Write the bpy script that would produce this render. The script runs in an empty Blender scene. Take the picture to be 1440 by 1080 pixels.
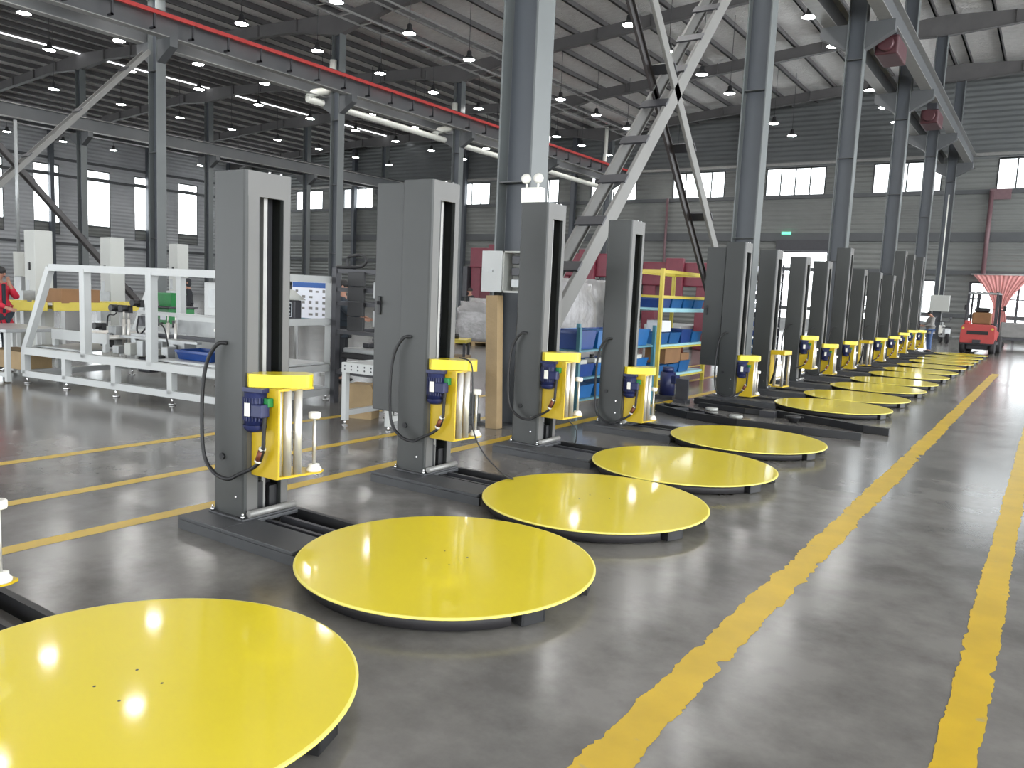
import bpy, bmesh, math, random
from mathutils import Vector, Matrix, Euler
random.seed(7)
SC = bpy.context.scene
COL = SC.collection

# ------------------------------------------------------------------ camera, world, exposure
CAM_H = 1.5808
cam_d = bpy.data.cameras.new('camera')
cam = bpy.data.objects.new('camera', cam_d)
COL.objects.link(cam)
SC.camera = cam
cam_d.sensor_fit = 'HORIZONTAL'
cam_d.sensor_width = 36.0
cam_d.lens = 36.0 * 1120.23 / 1440.0
cam_d.clip_end = 500
yaw, pitch, roll = (math.radians(a) for a in (33.934, 6.660, 2.553))
fwd = Vector((-math.sin(yaw), math.cos(yaw), 0)); rgt = Vector((math.cos(yaw), math.sin(yaw), 0)); up0 = Vector((0, 0, 1))
f2 = fwd * math.cos(pitch) - up0 * math.sin(pitch)
u2 = up0 * math.cos(pitch) + fwd * math.sin(pitch)
r3 = rgt * math.cos(roll) + u2 * math.sin(roll)
u3 = u2 * math.cos(roll) - rgt * math.sin(roll)
cam.matrix_world = Matrix(((r3.x, u3.x, -f2.x, 0), (r3.y, u3.y, -f2.y, 0), (r3.z, u3.z, -f2.z, CAM_H), (0, 0, 0, 1)))

world = bpy.data.worlds.new('world'); SC.world = world
world.use_nodes = True
bgn = world.node_tree.nodes['Background']
bgn.inputs['Color'].default_value = (0.93, 0.97, 1.0, 1)     # even overcast sky
bgn.inputs['Strength'].default_value = 2.45
SC.view_settings.view_transform = 'Standard'
SC.view_settings.look = 'None'
SC.view_settings.gamma = 1
SC.view_settings.use_curve_mapping = False
SC.view_settings.exposure = 1.5
LAMP = 42.0

# ------------------------------------------------------------------ materials
def lin(c):
    c = c / 255.0
    return c / 12.92 if c <= 0.04045 else ((c + 0.055) / 1.055) ** 2.4
def rgb(r, g, b): return (lin(r), lin(g), lin(b))
MATS = {}
def M(name, col, rough=0.5, metal=0.0, var=0.10, scale=6.0, bump=0.0, bscale=60.0, spec=0.5, coat=0.0, rvar=0.0):
    m = bpy.data.materials.new(name); m.use_nodes = True
    nt = m.node_tree; b = nt.nodes['Principled BSDF']
    tc = nt.nodes.new('ShaderNodeTexCoord')
    nz = nt.nodes.new('ShaderNodeTexNoise'); nz.inputs['Scale'].default_value = scale; nz.inputs['Detail'].default_value = 5
    nt.links.new(tc.outputs['Object'], nz.inputs['Vector'])
    rp = nt.nodes.new('ShaderNodeValToRGB')
    rp.color_ramp.elements[0].position = 0.3; rp.color_ramp.elements[1].position = 0.7
    rp.color_ramp.elements[0].color = tuple(max(0, c * (1 - var)) for c in col) + (1,)
    rp.color_ramp.elements[1].color = tuple(min(1, c * (1 + var)) for c in col) + (1,)
    nt.links.new(nz.outputs['Fac'], rp.inputs['Fac'])
    nt.links.new(rp.outputs['Color'], b.inputs['Base Color'])
    b.inputs['Roughness'].default_value = rough; b.inputs['Metallic'].default_value = metal
    b.inputs['Specular IOR Level'].default_value = spec
    b.inputs['Coat Weight'].default_value = coat; b.inputs['Coat Roughness'].default_value = 0.07
    if rvar:
        mr = nt.nodes.new('ShaderNodeMapRange')
        mr.inputs['To Min'].default_value = max(0.02, rough - rvar); mr.inputs['To Max'].default_value = rough + rvar
        nt.links.new(nz.outputs['Fac'], mr.inputs['Value']); nt.links.new(mr.outputs['Result'], b.inputs['Roughness'])
    if bump:
        n2 = nt.nodes.new('ShaderNodeTexNoise'); n2.inputs['Scale'].default_value = bscale; n2.inputs['Detail'].default_value = 3
        nt.links.new(tc.outputs['Object'], n2.inputs['Vector'])
        bp = nt.nodes.new('ShaderNodeBump'); bp.inputs['Strength'].default_value = bump; bp.inputs['Distance'].default_value = 0.01
        nt.links.new(n2.outputs['Fac'], bp.inputs['Height']); nt.links.new(bp.outputs['Normal'], b.inputs['Normal'])
    MATS[name] = m
    return m
def emit(name, col, strength):
    m = bpy.data.materials.new(name); m.use_nodes = True
    nt = m.node_tree; nt.nodes.clear()
    o = nt.nodes.new('ShaderNodeOutputMaterial'); e = nt.nodes.new('ShaderNodeEmission')
    e.inputs['Color'].default_value = col + (1,); e.inputs['Strength'].default_value = strength
    nt.links.new(e.outputs[0], o.inputs[0]); MATS[name] = m
    return m

mast_shaded = M('mast_shaded', rgb(47, 49, 48), 0.42, 0, 0.05, 3, 0.15, 400)  # mast paint darkened for the sides turned from the light
mast_front_lit = M('mast_front_lit_grey', rgb(88, 87, 85), 0.42, 0, 0.05, 3, 0.15, 400)  # same mast paint, lightened for the slot face turned to the light
base_grey = M('base_grey', rgb(62, 63, 65), 0.5, 0, 0.10, 5, 0.15, 200)
hoist_red = M('hoist_dark_red', rgb(66, 28, 34), 0.5, 0, 0.1)
black = M('black_rubber', rgb(26, 26, 28), 0.5, 0, 0.1)
slot_dark = M('slot_dark', rgb(40, 38, 40), 0.6, 0, 0.1)
yellow = M('yellow_paint', (0.70, 0.56, 0.014), 0.30, 0, 0.03, 1.2, 0.0, 25, 0.4, 0.4)
yellow_edge = M('pale_yellow_edge', (0.76, 0.66, 0.14), 0.4, 0, 0.04)
yellow_body = M('yellow_carriage', (0.52, 0.36, 0.010), 0.35, 0, 0.05)
steel = M('bright_steel', (0.66, 0.64, 0.60), 0.45, 0.7, 0.08)
zinc = M('zinc_bolt', (0.75, 0.75, 0.75), 0.25, 1.0, 0.05)
rail_grey = M('rail_grey', rgb(140, 139, 136), 0.4, 0.3, 0.08)
motor_blue = M('motor_blue', rgb(31, 38, 78), 0.4, 0, 0.08)
white_plastic = M('white_plastic', rgb(222, 220, 212), 0.4, 0, 0.03)
white_paint = M('white_paint', rgb(176, 178, 177), 0.4, 0, 0.04, 2)
cream_paint = M('cream_paint', rgb(168, 169, 164), 0.45, 0, 0.04, 2)
green_plastic = M('green_plastic', rgb(24, 116, 56), 0.4, 0, 0.08)
blue_plastic = M('blue_plastic', rgb(24, 84, 138), 0.35, 0, 0.10)
deep_blue = M('deep_blue_plastic', rgb(18, 54, 116), 0.35, 0, 0.10)
teal_paint = M('teal_paint', rgb(58, 110, 124), 0.5, 0, 0.08)
rack_yellow = M('rack_yellow', rgb(196, 178, 70), 0.45, 0, 0.06)
shelf_pale = M('shelf_pale_blue', rgb(150, 196, 206), 0.4, 0, 0.06)
carton = M('carton', rgb(132, 98, 66), 0.8, 0, 0.10, 4)
wood = M('raw_wood', rgb(148, 126, 92), 0.7, 0, 0.2, 3, 0.3, 40)
maroon = M('maroon_paint', rgb(104, 32, 48), 0.45, 0, 0.10)
red_paint = M('forklift_red', rgb(172, 66, 64), 0.35, 0, 0.06)
pipe_red = M('conductor_red', rgb(176, 48, 44), 0.45, 0, 0.10)
pipe_pink = M('fire_pipe_red', rgb(108, 82, 86), 0.5, 0, 0.08)
column_grey = M('column_grey', rgb(70, 74, 80), 0.45, 0, 0.06, 1.5)
column_flange_lit = M('column_flange_lit_grey', rgb(92, 96, 96), 0.42, 0, 0.06, 1.5)  # column paint lightened where the flanges catch the light
beam_grey = M('beam_grey', rgb(74, 76, 78), 0.5, 0, 0.08, 1.5)
purlin_dark = M('purlin_dark', rgb(84, 82, 82), 0.6, 0, 0.10, 2)
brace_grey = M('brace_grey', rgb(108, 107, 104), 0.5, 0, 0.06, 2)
brace_shaded = M('brace_shaded', rgb(56, 52, 52), 0.5, 0, 0.06, 2)  # brace paint darkened, shade on the channels put into the colour
pvc = M('pvc_white', rgb(206, 206, 198), 0.4, 0, 0.05)
pink_cloth = M('pink_cloth', rgb(214, 150, 146), 0.85, 0, 0.08, 3)
film = M('stretch_film', rgb(138, 136, 136), 0.22, 0, 0.16, 5, 0.9, 14, 0.6)
dark_steel = M('dark_steel', rgb(58, 58, 62), 0.45, 0.2, 0.1)
mid_steel = M('machine_grey', rgb(150, 152, 152), 0.4, 0.4, 0.12, 5)
skin_m = M('skin', rgb(158, 116, 96), 0.55, 0, 0.05)
hair_m = M('hair', rgb(24, 22, 22), 0.6, 0, 0.1)
cloth_black = M('cloth_black', rgb(34, 36, 40), 0.85, 0, 0.1)
cloth_navy = M('cloth_navy', rgb(36, 44, 52), 0.85, 0, 0.1)
cloth_red = M('cloth_red', rgb(178, 30, 52), 0.8, 0, 0.1)
cloth_grey = M('cloth_grey', rgb(126, 124, 122), 0.85, 0, 0.1)
denim = M('denim', rgb(70, 92, 132), 0.85, 0, 0.12)
rubber_tyre = M('tyre', rgb(34, 32, 34), 0.7, 0, 0.1)
glass_dark = M('screen_glass', rgb(30, 34, 40), 0.15, 0, 0.05)
paper_white = M('paper_white', rgb(226, 228, 236), 0.6, 0, 0.02)
paper_blue = M('paper_blue', rgb(40, 84, 150), 0.6, 0, 0.04)
purple = M('can_purple', rgb(92, 60, 130), 0.4, 0, 0.05)
lamp_black = M('lamp_housing', rgb(52, 52, 54), 0.4, 0.3, 0.1)
copper = M('oxide_brown', rgb(110, 58, 40), 0.5, 0.3, 0.1)
lamp_white = emit('lamp_diffuser', (1.0, 0.985, 0.96), LAMP)
green_glow = emit('exit_green', (0.15, 0.75, 0.4), 0.8)
red_glow = emit('lamp_red', (1.0, 0.75, 0.7), 1.0)

def floor_material():
    m = bpy.data.materials.new('polished_concrete'); m.use_nodes = True
    nt = m.node_tree; N = nt.nodes; L = nt.links; b = N['Principled BSDF']
    tc = N.new('ShaderNodeTexCoord')
    a = N.new('ShaderNodeTexNoise'); a.inputs['Scale'].default_value = 0.9; a.inputs['Detail'].default_value = 6; a.inputs['Distortion'].default_value = 0.6
    c = N.new('ShaderNodeTexNoise'); c.inputs['Scale'].default_value = 3.2; c.inputs['Detail'].default_value = 7; c.inputs['Roughness'].default_value = 0.65
    mp = N.new('ShaderNodeMapping'); mp.inputs['Scale'].default_value = (1.0, 1.0, 1)
    L.new(tc.outputs['Object'], mp.inputs['Vector']); L.new(mp.outputs['Vector'], c.inputs['Vector']); L.new(tc.outputs['Object'], a.inputs['Vector'])
    mx = N.new('ShaderNodeMix'); mx.inputs['Factor'].default_value = 0.5
    L.new(a.outputs['Fac'], mx.inputs['A']); L.new(c.outputs['Fac'], mx.inputs['B'])
    rp = N.new('ShaderNodeValToRGB')
    rp.color_ramp.elements[0].position = 0.40; rp.color_ramp.elements[0].color = rgb(98, 95, 92) + (1,)
    rp.color_ramp.elements[1].position = 0.58; rp.color_ramp.elements[1].color = rgb(122, 119, 115) + (1,)
    L.new(mx.outputs['Result'], rp.inputs['Fac']); L.new(rp.outputs['Color'], b.inputs['Base Color'])
    mr = N.new('ShaderNodeMapRange'); mr.inputs['To Min'].default_value = 0.10; mr.inputs['To Max'].default_value = 0.26
    L.new(mx.outputs['Result'], mr.inputs['Value']); L.new(mr.outputs['Result'], b.inputs['Roughness'])
    n3 = N.new('ShaderNodeTexNoise'); n3.inputs['Scale'].default_value = 2.0; n3.inputs['Detail'].default_value = 4
    L.new(tc.outputs['Object'], n3.inputs['Vector'])
    bp = N.new('ShaderNodeBump'); bp.inputs['Strength'].default_value = 0.04; bp.inputs['Distance'].default_value = 0.02
    L.new(n3.outputs['Fac'], bp.inputs['Height']); L.new(bp.outputs['Normal'], b.inputs['Normal'])
    return m
floor_m = floor_material()

def foil_material():
    m = bpy.data.materials.new('roof_foil'); m.use_nodes = True
    nt = m.node_tree; N = nt.nodes; L = nt.links; b = N['Principled BSDF']
    tc = N.new('ShaderNodeTexCoord')
    mp = N.new('ShaderNodeMapping'); mp.inputs['Scale'].default_value = (1.0, 2.6, 1)
    n = N.new('ShaderNodeTexNoise'); n.inputs['Scale'].default_value = 3.0; n.inputs['Detail'].default_value = 6
    L.new(tc.outputs['Object'], mp.inputs['Vector']); L.new(mp.outputs['Vector'], n.inputs['Vector'])
    rp = N.new('ShaderNodeValToRGB')
    rp.color_ramp.elements[0].position = 0.3; rp.color_ramp.elements[0].color = rgb(224, 220, 217) + (1,)
    rp.color_ramp.elements[1].position = 0.75; rp.color_ramp.elements[1].color = rgb(242, 240, 237) + (1,)
    L.new(n.outputs['Fac'], rp.inputs['Fac']); L.new(rp.outputs['Color'], b.inputs['Base Color'])
    b.inputs['Metallic'].default_value = 0.28; b.inputs['Roughness'].default_value = 0.34
    w = N.new('ShaderNodeTexWave'); w.bands_direction = 'Y'; w.inputs['Scale'].default_value = 4.5; w.inputs['Distortion'].default_value = 9; w.inputs['Detail'].default_value = 3
    L.new(tc.outputs['Object'], w.inputs['Vector'])
    bp = N.new('ShaderNodeBump'); bp.inputs['Strength'].default_value = 0.8; bp.inputs['Distance'].default_value = 0.06
    L.new(w.outputs['Fac'], bp.inputs['Height']); L.new(bp.outputs['Normal'], b.inputs['Normal'])
    return m
foil_m = foil_material()

def cladding_material(name, dark, light):
    # ribbed sheet cladding: fine ribs as relief only
    m = bpy.data.materials.new(name); m.use_nodes = True
    nt = m.node_tree; N = nt.nodes; L = nt.links; b = N['Principled BSDF']
    tc = N.new('ShaderNodeTexCoord')
    n = N.new('ShaderNodeTexNoise'); n.inputs['Scale'].default_value = 0.35; n.inputs['Detail'].default_value = 4
    L.new(tc.outputs['Object'], n.inputs['Vector'])
    rp = N.new('ShaderNodeValToRGB')
    rp.color_ramp.elements[0].position = 0.35; rp.color_ramp.elements[0].color = dark + (1,)
    rp.color_ramp.elements[1].position = 0.65; rp.color_ramp.elements[1].color = light + (1,)
    L.new(n.outputs['Fac'], rp.inputs['Fac']); L.new(rp.outputs['Color'], b.inputs['Base Color'])
    b.inputs['Roughness'].default_value = 0.45
    w = N.new('ShaderNodeTexWave'); w.bands_direction = 'Z'; w.inputs['Scale'].default_value = 1.1
    L.new(tc.outputs['Object'], w.inputs['Vector'])
    bp = N.new('ShaderNodeBump'); bp.inputs['Strength'].default_value = 0.7; bp.inputs['Distance'].default_value = 0.07
    L.new(w.outputs['Fac'], bp.inputs['Height']); L.new(bp.outputs['Normal'], b.inputs['Normal'])
    return m
clad_m = cladding_material('wall_cladding', rgb(106, 108, 106), rgb(120, 122, 119))
clad_dark = cladding_material('upper_wall_cladding', rgb(92, 95, 95), rgb(102, 105, 105))
clad_left = cladding_material('left_wall_lightened', rgb(158, 160, 162), rgb(176, 178, 180))  # cladding lightened to make up for light not reaching this wall

def pane_material():
    m = bpy.data.materials.new('window_pane'); m.use_nodes = True
    nt = m.node_tree; nt.nodes.clear(); N = nt.nodes
    o = N.new('ShaderNodeOutputMaterial'); t = N.new('ShaderNodeBsdfTransparent'); g = N.new('ShaderNodeBsdfGlossy'); mx = N.new('ShaderNodeMixShader')
    t.inputs['Color'].default_value = (0.97, 0.98, 0.98, 1); g.inputs['Roughness'].default_value = 0.1
    mx.inputs[0].default_value = 0.04
    nt.links.new(t.outputs[0], mx.inputs[1]); nt.links.new(g.outputs[0], mx.inputs[2]); nt.links.new(mx.outputs[0], o.inputs[0])
    return m
pane_m = pane_material()

def stripe_material():
    m = M('floor_yellow_paint', rgb(196, 162, 34), 0.34, 0, 0.10, 4)
    nt = m.node_tree; N = nt.nodes; L = nt.links; b = N['Principled BSDF']
    src = b.inputs['Base Color'].links[0].from_socket
    tc = N.new('ShaderNodeTexCoord'); n = N.new('ShaderNodeTexNoise'); n.inputs['Scale'].default_value = 9; n.inputs['Detail'].default_value = 6
    L.new(tc.outputs['Object'], n.inputs['Vector'])
    rp = N.new('ShaderNodeValToRGB'); rp.color_ramp.elements[0].position = 0.68; rp.color_ramp.elements[1].position = 0.74
    L.new(n.outputs['Fac'], rp.inputs['Fac'])
    mx = N.new('ShaderNodeMix'); mx.data_type = 'RGBA'
    ia = [s for s in mx.inputs if s.type == 'RGBA']; mx_out = [s for s in mx.outputs if s.type == 'RGBA'][0]
    L.new(rp.outputs['Color'], mx.inputs[0]); L.new(src, ia[0]); ia[1].default_value = rgb(170, 150, 92) + (1,)
    L.new(mx_out, b.inputs['Base Color'])
    return m
stripe_m = stripe_material()

# ------------------------------------------------------------------ mesh builder
class MB:
    def __init__(s): s.bm = bmesh.new(); s.mi = 0
    def mat(s, i): s.mi = i; return s
    def _f(s, vs, smooth=False):
        try: f = s.bm.faces.new(vs)
        except ValueError: return None
        f.material_index = s.mi; f.smooth = smooth
        return f
    def hexa(s, c):
        v = [s.bm.verts.new(p) for p in c]
        for i in ((3, 2, 1, 0), (4, 5, 6, 7), (0, 1, 5, 4), (1, 2, 6, 5), (2, 3, 7, 6), (3, 0, 4, 7)): s._f([v[k] for k in i])
    def box(s, x0, x1, y0, y1, z0, z1, bev=0.0, mtx=None):
        if bev <= 0:
            c = [Vector(q) for q in ((x0, y0, z0), (x1, y0, z0), (x1, y1, z0), (x0, y1, z0), (x0, y0, z1), (x1, y0, z1), (x1, y1, z1), (x0, y1, z1))]
            if mtx: c = [mtx @ q for q in c]
            s.hexa(c); return s
        tmp = bmesh.new()
        bmesh.ops.create_cube(tmp, size=1)
        for v in tmp.verts: v.co = Vector(((x0 + x1) / 2 + v.co.x * (x1 - x0), (y0 + y1) / 2 + v.co.y * (y1 - y0), (z0 + z1) / 2 + v.co.z * (z1 - z0)))
        bmesh.ops.bevel(tmp, geom=list(tmp.edges), offset=bev, segments=2, affect='EDGES', profile=0.5)
        mp = {}
        for v in tmp.verts: mp[v] = s.bm.verts.new(mtx @ v.co if mtx else v.co)
        for f in tmp.faces: s._f([mp[v] for v in f.verts])
        tmp.free(); return s
    def bar(s, p0, p1, w, h, up=(0, 0, 1)):
        p0, p1 = Vector(p0), Vector(p1); d = (p1 - p0).normalized(); up = Vector(up)
        if abs(d.dot(up)) > 0.98: up = Vector((1, 0, 0))
        a = d.cross(up).normalized(); b = a.cross(d).normalized()
        c = []
        for q in (p0, p1):
            for sa, sb in ((-1, -1), (1, -1), (1, 1), (-1, 1)): c.append(q + a * (sa * w / 2) + b * (sb * h / 2))
        s.hexa(c); return s
    def cyl(s, p0, p1, r0, r1=None, n=16, caps=True):
        r1 = r0 if r1 is None else r1
        p0, p1 = Vector(p0), Vector(p1); d = (p1 - p0).normalized()
        up = Vector((0, 0, 1)) if abs(d.z) < 0.95 else Vector((1, 0, 0))
        a = d.cross(up).normalized(); b = d.cross(a).normalized()
        A, B = [], []
        for k in range(n):
            t = 2 * math.pi * k / n; q = a * math.cos(t) + b * math.sin(t)
            A.append(s.bm.verts.new(p0 + q * r0)); B.append(s.bm.verts.new(p1 + q * r1))
        for k in range(n): s._f([A[k], A[(k + 1) % n], B[(k + 1) % n], B[k]], True)
        if caps: s._f(A[::-1]); s._f(B)
        return s
    def tube(s, pts, r, n=8, close=False):
        pts = [Vector(p) for p in pts]; rings = []
        prev = None
        for i, p in enumerate(pts):
            d = (pts[min(i + 1, len(pts) - 1)] - pts[max(i - 1, 0)]).normalized()
            if prev is None:
                up = Vector((0, 0, 1)) if abs(d.z) < 0.9 else Vector((1, 0, 0))
                a = d.cross(up).normalized()
            else:
                a = (prev - d * prev.dot(d)).normalized()
            prev = a; b = d.cross(a).normalized()
            rr = r[i] if isinstance(r, (list, tuple)) else r
            rings.append([s.bm.verts.new(p + (a * math.cos(2 * math.pi * k / n) + b * math.sin(2 * math.pi * k / n)) * rr) for k in range(n)])
        for A, B in zip(rings, rings[1:]):
            for k in range(n): s._f([A[k], A[(k + 1) % n], B[(k + 1) % n], B[k]], True)
        s._f(rings[0][::-1]); s._f(rings[-1])
        return s
    def lathe(s, prof, n=32, c=(0, 0, 0), smooth=True, a0=0.0, a1=2 * math.pi):
        full = abs(a1 - a0 - 2 * math.pi) < 1e-6
        m = n if full else n + 1
        rings = []
        for r, z in prof:
            if r < 1e-6: rings.append([s.bm.verts.new((c[0], c[1], c[2] + z))] * m)
            else: rings.append([s.bm.verts.new((c[0] + r * math.cos(a0 + (a1 - a0) * k / n), c[1] + r * math.sin(a0 + (a1 - a0) * k / n), c[2] + z)) for k in range(m)])
        for A, B in zip(rings, rings[1:]):
            for k in range(n):
                q = [A[k], A[(k + 1) % m], B[(k + 1) % m], B[k]]
                u = []
                for v in q:
                    if v not in u: u.append(v)
                if len(u) > 2: s._f(u, smooth)
        return s
    def prism(s, poly, z0, z1, axis='z', smooth=False):
        def P(x, y, z): return (x, y, z) if axis == 'z' else ((x, z, y) if axis == 'y' else (z, x, y))
        A = [s.bm.verts.new(P(x, y, z0)) for x, y in poly]; B = [s.bm.verts.new(P(x, y, z1)) for x, y in poly]
        n = len(poly)
        for k in range(n): s._f([A[k], A[(k + 1) % n], B[(k + 1) % n], B[k]], smooth)
        s._f(A[::-1]); s._f(B)
        return s
    def ball(s, c, rx, ry, rz, n=14, m=9):
        prof = [(math.sin(math.pi * i / m), -math.cos(math.pi * i / m)) for i in range(m + 1)]
        rings = []
        for r, z in prof:
            if r < 1e-6: rings.append([s.bm.verts.new((c[0], c[1], c[2] + z * rz))] * n)
            else: rings.append([s.bm.verts.new((c[0] + rx * r * math.cos(2 * math.pi * k / n), c[1] + ry * r * math.sin(2 * math.pi * k / n), c[2] + z * rz)) for k in range(n)])
        for A, B in zip(rings, rings[1:]):
            for k in range(n):
                u = []
                for v in (A[k], A[(k + 1) % n], B[(k + 1) % n], B[k]):
                    if v not in u: u.append(v)
                if len(u) > 2: s._f(u, True)
        return s
    def mesh(s, name, mats):
        bmesh.ops.recalc_face_normals(s.bm, faces=list(s.bm.faces))
        me = bpy.data.meshes.new(name); s.bm.to_mesh(me); s.bm.free()
        for m in (mats if isinstance(mats, (list, tuple)) else [mats]): me.materials.append(m)
        return me
    def build(s, name, mats, parent=None, loc=(0, 0, 0), rot=(0, 0, 0)):
        return put(name, s.mesh(name, mats), parent, loc, rot)

def put(name, me, parent=None, loc=(0, 0, 0), rot=(0, 0, 0)):
    o = bpy.data.objects.new(name, me); COL.objects.link(o)
    o.parent = parent; o.location = loc; o.rotation_euler = rot
    return o
def tag(o, label=None, cat=None, group=None, kind=None):
    if label: o['label'] = label
    if cat: o['category'] = cat
    if group: o['group'] = group
    if kind: o['kind'] = kind
    return o
def thing(name, label, cat, loc=(0, 0, 0), rz=0.0, group=None):
    o = bpy.data.objects.new(name, None); COL.objects.link(o)
    o.empty_display_size = 0.2; o.location = loc; o.rotation_euler = (0, 0, rz)
    return tag(o, label, cat, group)
def structure(o): o['kind'] = 'structure'; return o
def B(*a, **k): return MB().box(*a, **k)
R = math.radians

# ------------------------------------------------------------------ the hall
YE, XW = 50.5, -65.2
Y0, XR = -14.0, 16.0
PROF = [(-65.2, 12.2), (-45.2, 13.35), (-25.2, 12.45), (-5.2, 14.15), (16.0, 12.9)]   # purlin line
ROWS_Y = [-8.25, -0.25, 7.75, 15.75, 23.75, 31.75, 39.75, 47.75]
def roof_z(x):
    for (xa, za), (xb, zb) in zip(PROF, PROF[1:]):
        if xa <= x <= xb: return za + (zb - za) * (x - xa) / (xb - xa)
    return 12.0

fl = structure(B(XW - 0.2, XR + .2, Y0 - .2, YE + 0.4, -0.2, 0.0).build('floor', floor_m))
def stripe(x0, x1, y0, y1, rag, step=0.12, worn=()):
    mb = MB(); y = y0; prev = None
    ph = [random.uniform(0, 6.28) for _ in range(8)]
    def wob(y, o): return sum(math.sin(y * f + ph[(o + i) % 8]) * a for i, (f, a) in enumerate(((2.1, .45), (5.3, .35), (13.7, .5), (31.0, .35))))
    while y < y1 + 1e-6:
        j0 = rag * (wob(y, 0) + random.gauss(0, .35)); j1 = rag * (wob(y, 4) + random.gauss(0, .35))
        for wy, wl in worn:
            q = max(0, 1 - abs(y - wy) / wl)
            if q: j0 += q * max(0, wob(y * 1.7, 2)) * .03; j1 -= q * max(0, wob(y * 1.9, 5)) * .04
        cur = [mb.bm.verts.new((min(x0 + j0, x1 - .03), y, 0.0015)), mb.bm.verts.new((max(x1 + j1, x0 + .05), y, 0.0015))]
        if prev: mb._f([prev[0], prev[1], cur[1], cur[0]])
        prev = cur; y += step
    return mb.build('floor_stripe', stripe_m, fl)
stripe(-1.205, -1.035, -1, 24.0, 0.010, 0.02, ((6.8, 0.8), (4.9, 0.6), (3.4, 0.4), (9.5, 0.5)))
stripe(-0.205, -0.06, -1, 26.0, 0.007, 0.025, ((4.2, 0.5),))
stripe(-4.82, -4.69, -6, 24, 0.003, 0.2)
stripe(-5.78, -5.66, -6, 24, 0.003, 0.2)
stripe(-7.02, -6.90, -6, 20, 0.003, 0.2)

# end wall with window openings: piers, bands, girts
WZ0, WZ1 = 8.12, 9.75
end = structure(MB().box(XW, XR, YE, YE + 0.25, 0, 0.9).build('wall_end', clad_m))
WIN_X = [-1.55 - 6.17 * k for k in range(11)]
DOOR_END = [(-14.45, -11.6, 4.68), (-4.0, -0.6, 3.1), (-6.35, -5.7, 3.15), (-19.0, -15.6, 2.4), (-10.2, -8.2, 2.2)]
mb = MB()
edges = sorted(set([XW, XR] + [d[0] for d in DOOR_END] + [d[1] for d in DOOR_END]))
for a, b in zip(edges, edges[1:]):
    top = 0.0
    for d in DOOR_END:
        if d[0] <= a and b <= d[1]: top = d[2]
    mb.box(a, b, YE, YE + 0.2, top if top else 0.0, WZ0)
lower = mb.build('cladding', clad_m, end)
bpy.data.objects.remove(bpy.data.objects['wall_end']) if False else None
end.data = lower.data; bpy.data.objects.remove(lower)
mb = MB(); x = XR
for c in WIN_X:
    mb.box(c + 1.75, x, YE, YE + 0.2, WZ0, WZ1); x = c - 1.75
mb.box(XW, x, YE, YE + 0.2, WZ0, WZ1)
mb.build('window_pier', clad_m, end)
B(XW, XR, YE, YE + 0.2, WZ1, 14.4).build('upper_band', clad_dark, end)
for z in (1.2, 3.55, 5.35, 7.9):
    B(XW, XR, YE - 0.16, YE, z, z + (0.22 if z != 5.35 else 0.5)).build('girt', beam_grey, end)
B(XW, XR, YE - 0.2, YE, 9.9, 10.05).build('girt', rail_grey, end)
n = 0
for c in WIN_X:
    n += 1
    fr = MB()
    for zz in (WZ0, WZ1): fr.bar((c - 1.75, YE + .05, zz), (c + 1.75, YE + .05, zz), 0.10, 0.08)
    for k in range(5):
        xx = c - 1.75 + 0.875 * k; fr.bar((xx, YE + .05, WZ0), (xx, YE + .05, WZ1), 0.05 if 0 < k < 4 else .1, 0.08)
    w = structure(fr.build('window_%d' % n, beam_grey))
    for k in range(4): B(c - 1.75 + .875 * k + .02, c - 1.75 + .875 * (k + 1) - .02, YE + .05, YE + .06, WZ0 + .03, WZ1 - .03).build('pane', pane_m, w)
    B(c - 1.95, c + 1.95, YE - 0.12, YE + 0.02, WZ0 - 0.14, WZ0 - 0.03).build('window_sill', rail_grey, w)
n_win = n

# left wall: tall windows with a strip above
left = MB()
LW = []
k = -9
y = Y0
for k in range(-9, 5):
    c = 35.55 + 4.05 * k
    if c - 1 < Y0: continue
    LW.append(c)
prev = Y0
for c in LW:
    left.box(XW - 0.2, XW, prev, c - 0.98, 4.4, 9.75); prev = c + 0.98
left.box(XW - 0.2, XW, prev, YE, 4.4, 9.75)
left.box(XW - 0.2, XW, Y0, YE, 0, 4.4)
left.box(XW - 0.2, XW, Y0, YE, 9.75, 13.4)
wl = structure(left.build('wall_left', clad_left))
for z in (3.6, 8.85, 10.1): B(XW, XW + 0.14, Y0, YE, z, z + 0.2).build('girt', beam_grey, wl)
for c in LW:
    n_win += 1
    fr = MB()
    for zz in (4.45, 5.3, 8.95, 9.1, 9.7): fr.bar((XW - .05, c - .98, zz), (XW - .05, c + .98, zz), 0.08, 0.1)
    for yy in (c - .98, c + .98): fr.bar((XW - .05, yy, 4.4), (XW - .05, yy, 9.75), 0.1, 0.08)
    w = structure(fr.build('window_%d' % n_win, beam_grey))
    for za, zb in ((5.33, 8.93), (9.12, 9.68)): B(XW - .06, XW - .05, c - .95, c + .95, za, zb).build('pane', pane_m, w)
    B(XW - .07, XW - .03, c - .95, c + .95, 4.45, 5.3).build('louvre_panel', clad_m, w)

mb = MB().box(XW, XR, Y0 - 0.2, Y0, 7.0, 14.4)      # unseen back wall, its open bays added to let in daylight
for x in range(-64, 16, 8): mb.box(x, x + .6, Y0 - 0.2, Y0, 0, 7.0)
wb = structure(mb.build('wall_back_unseen', clad_m))

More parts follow.
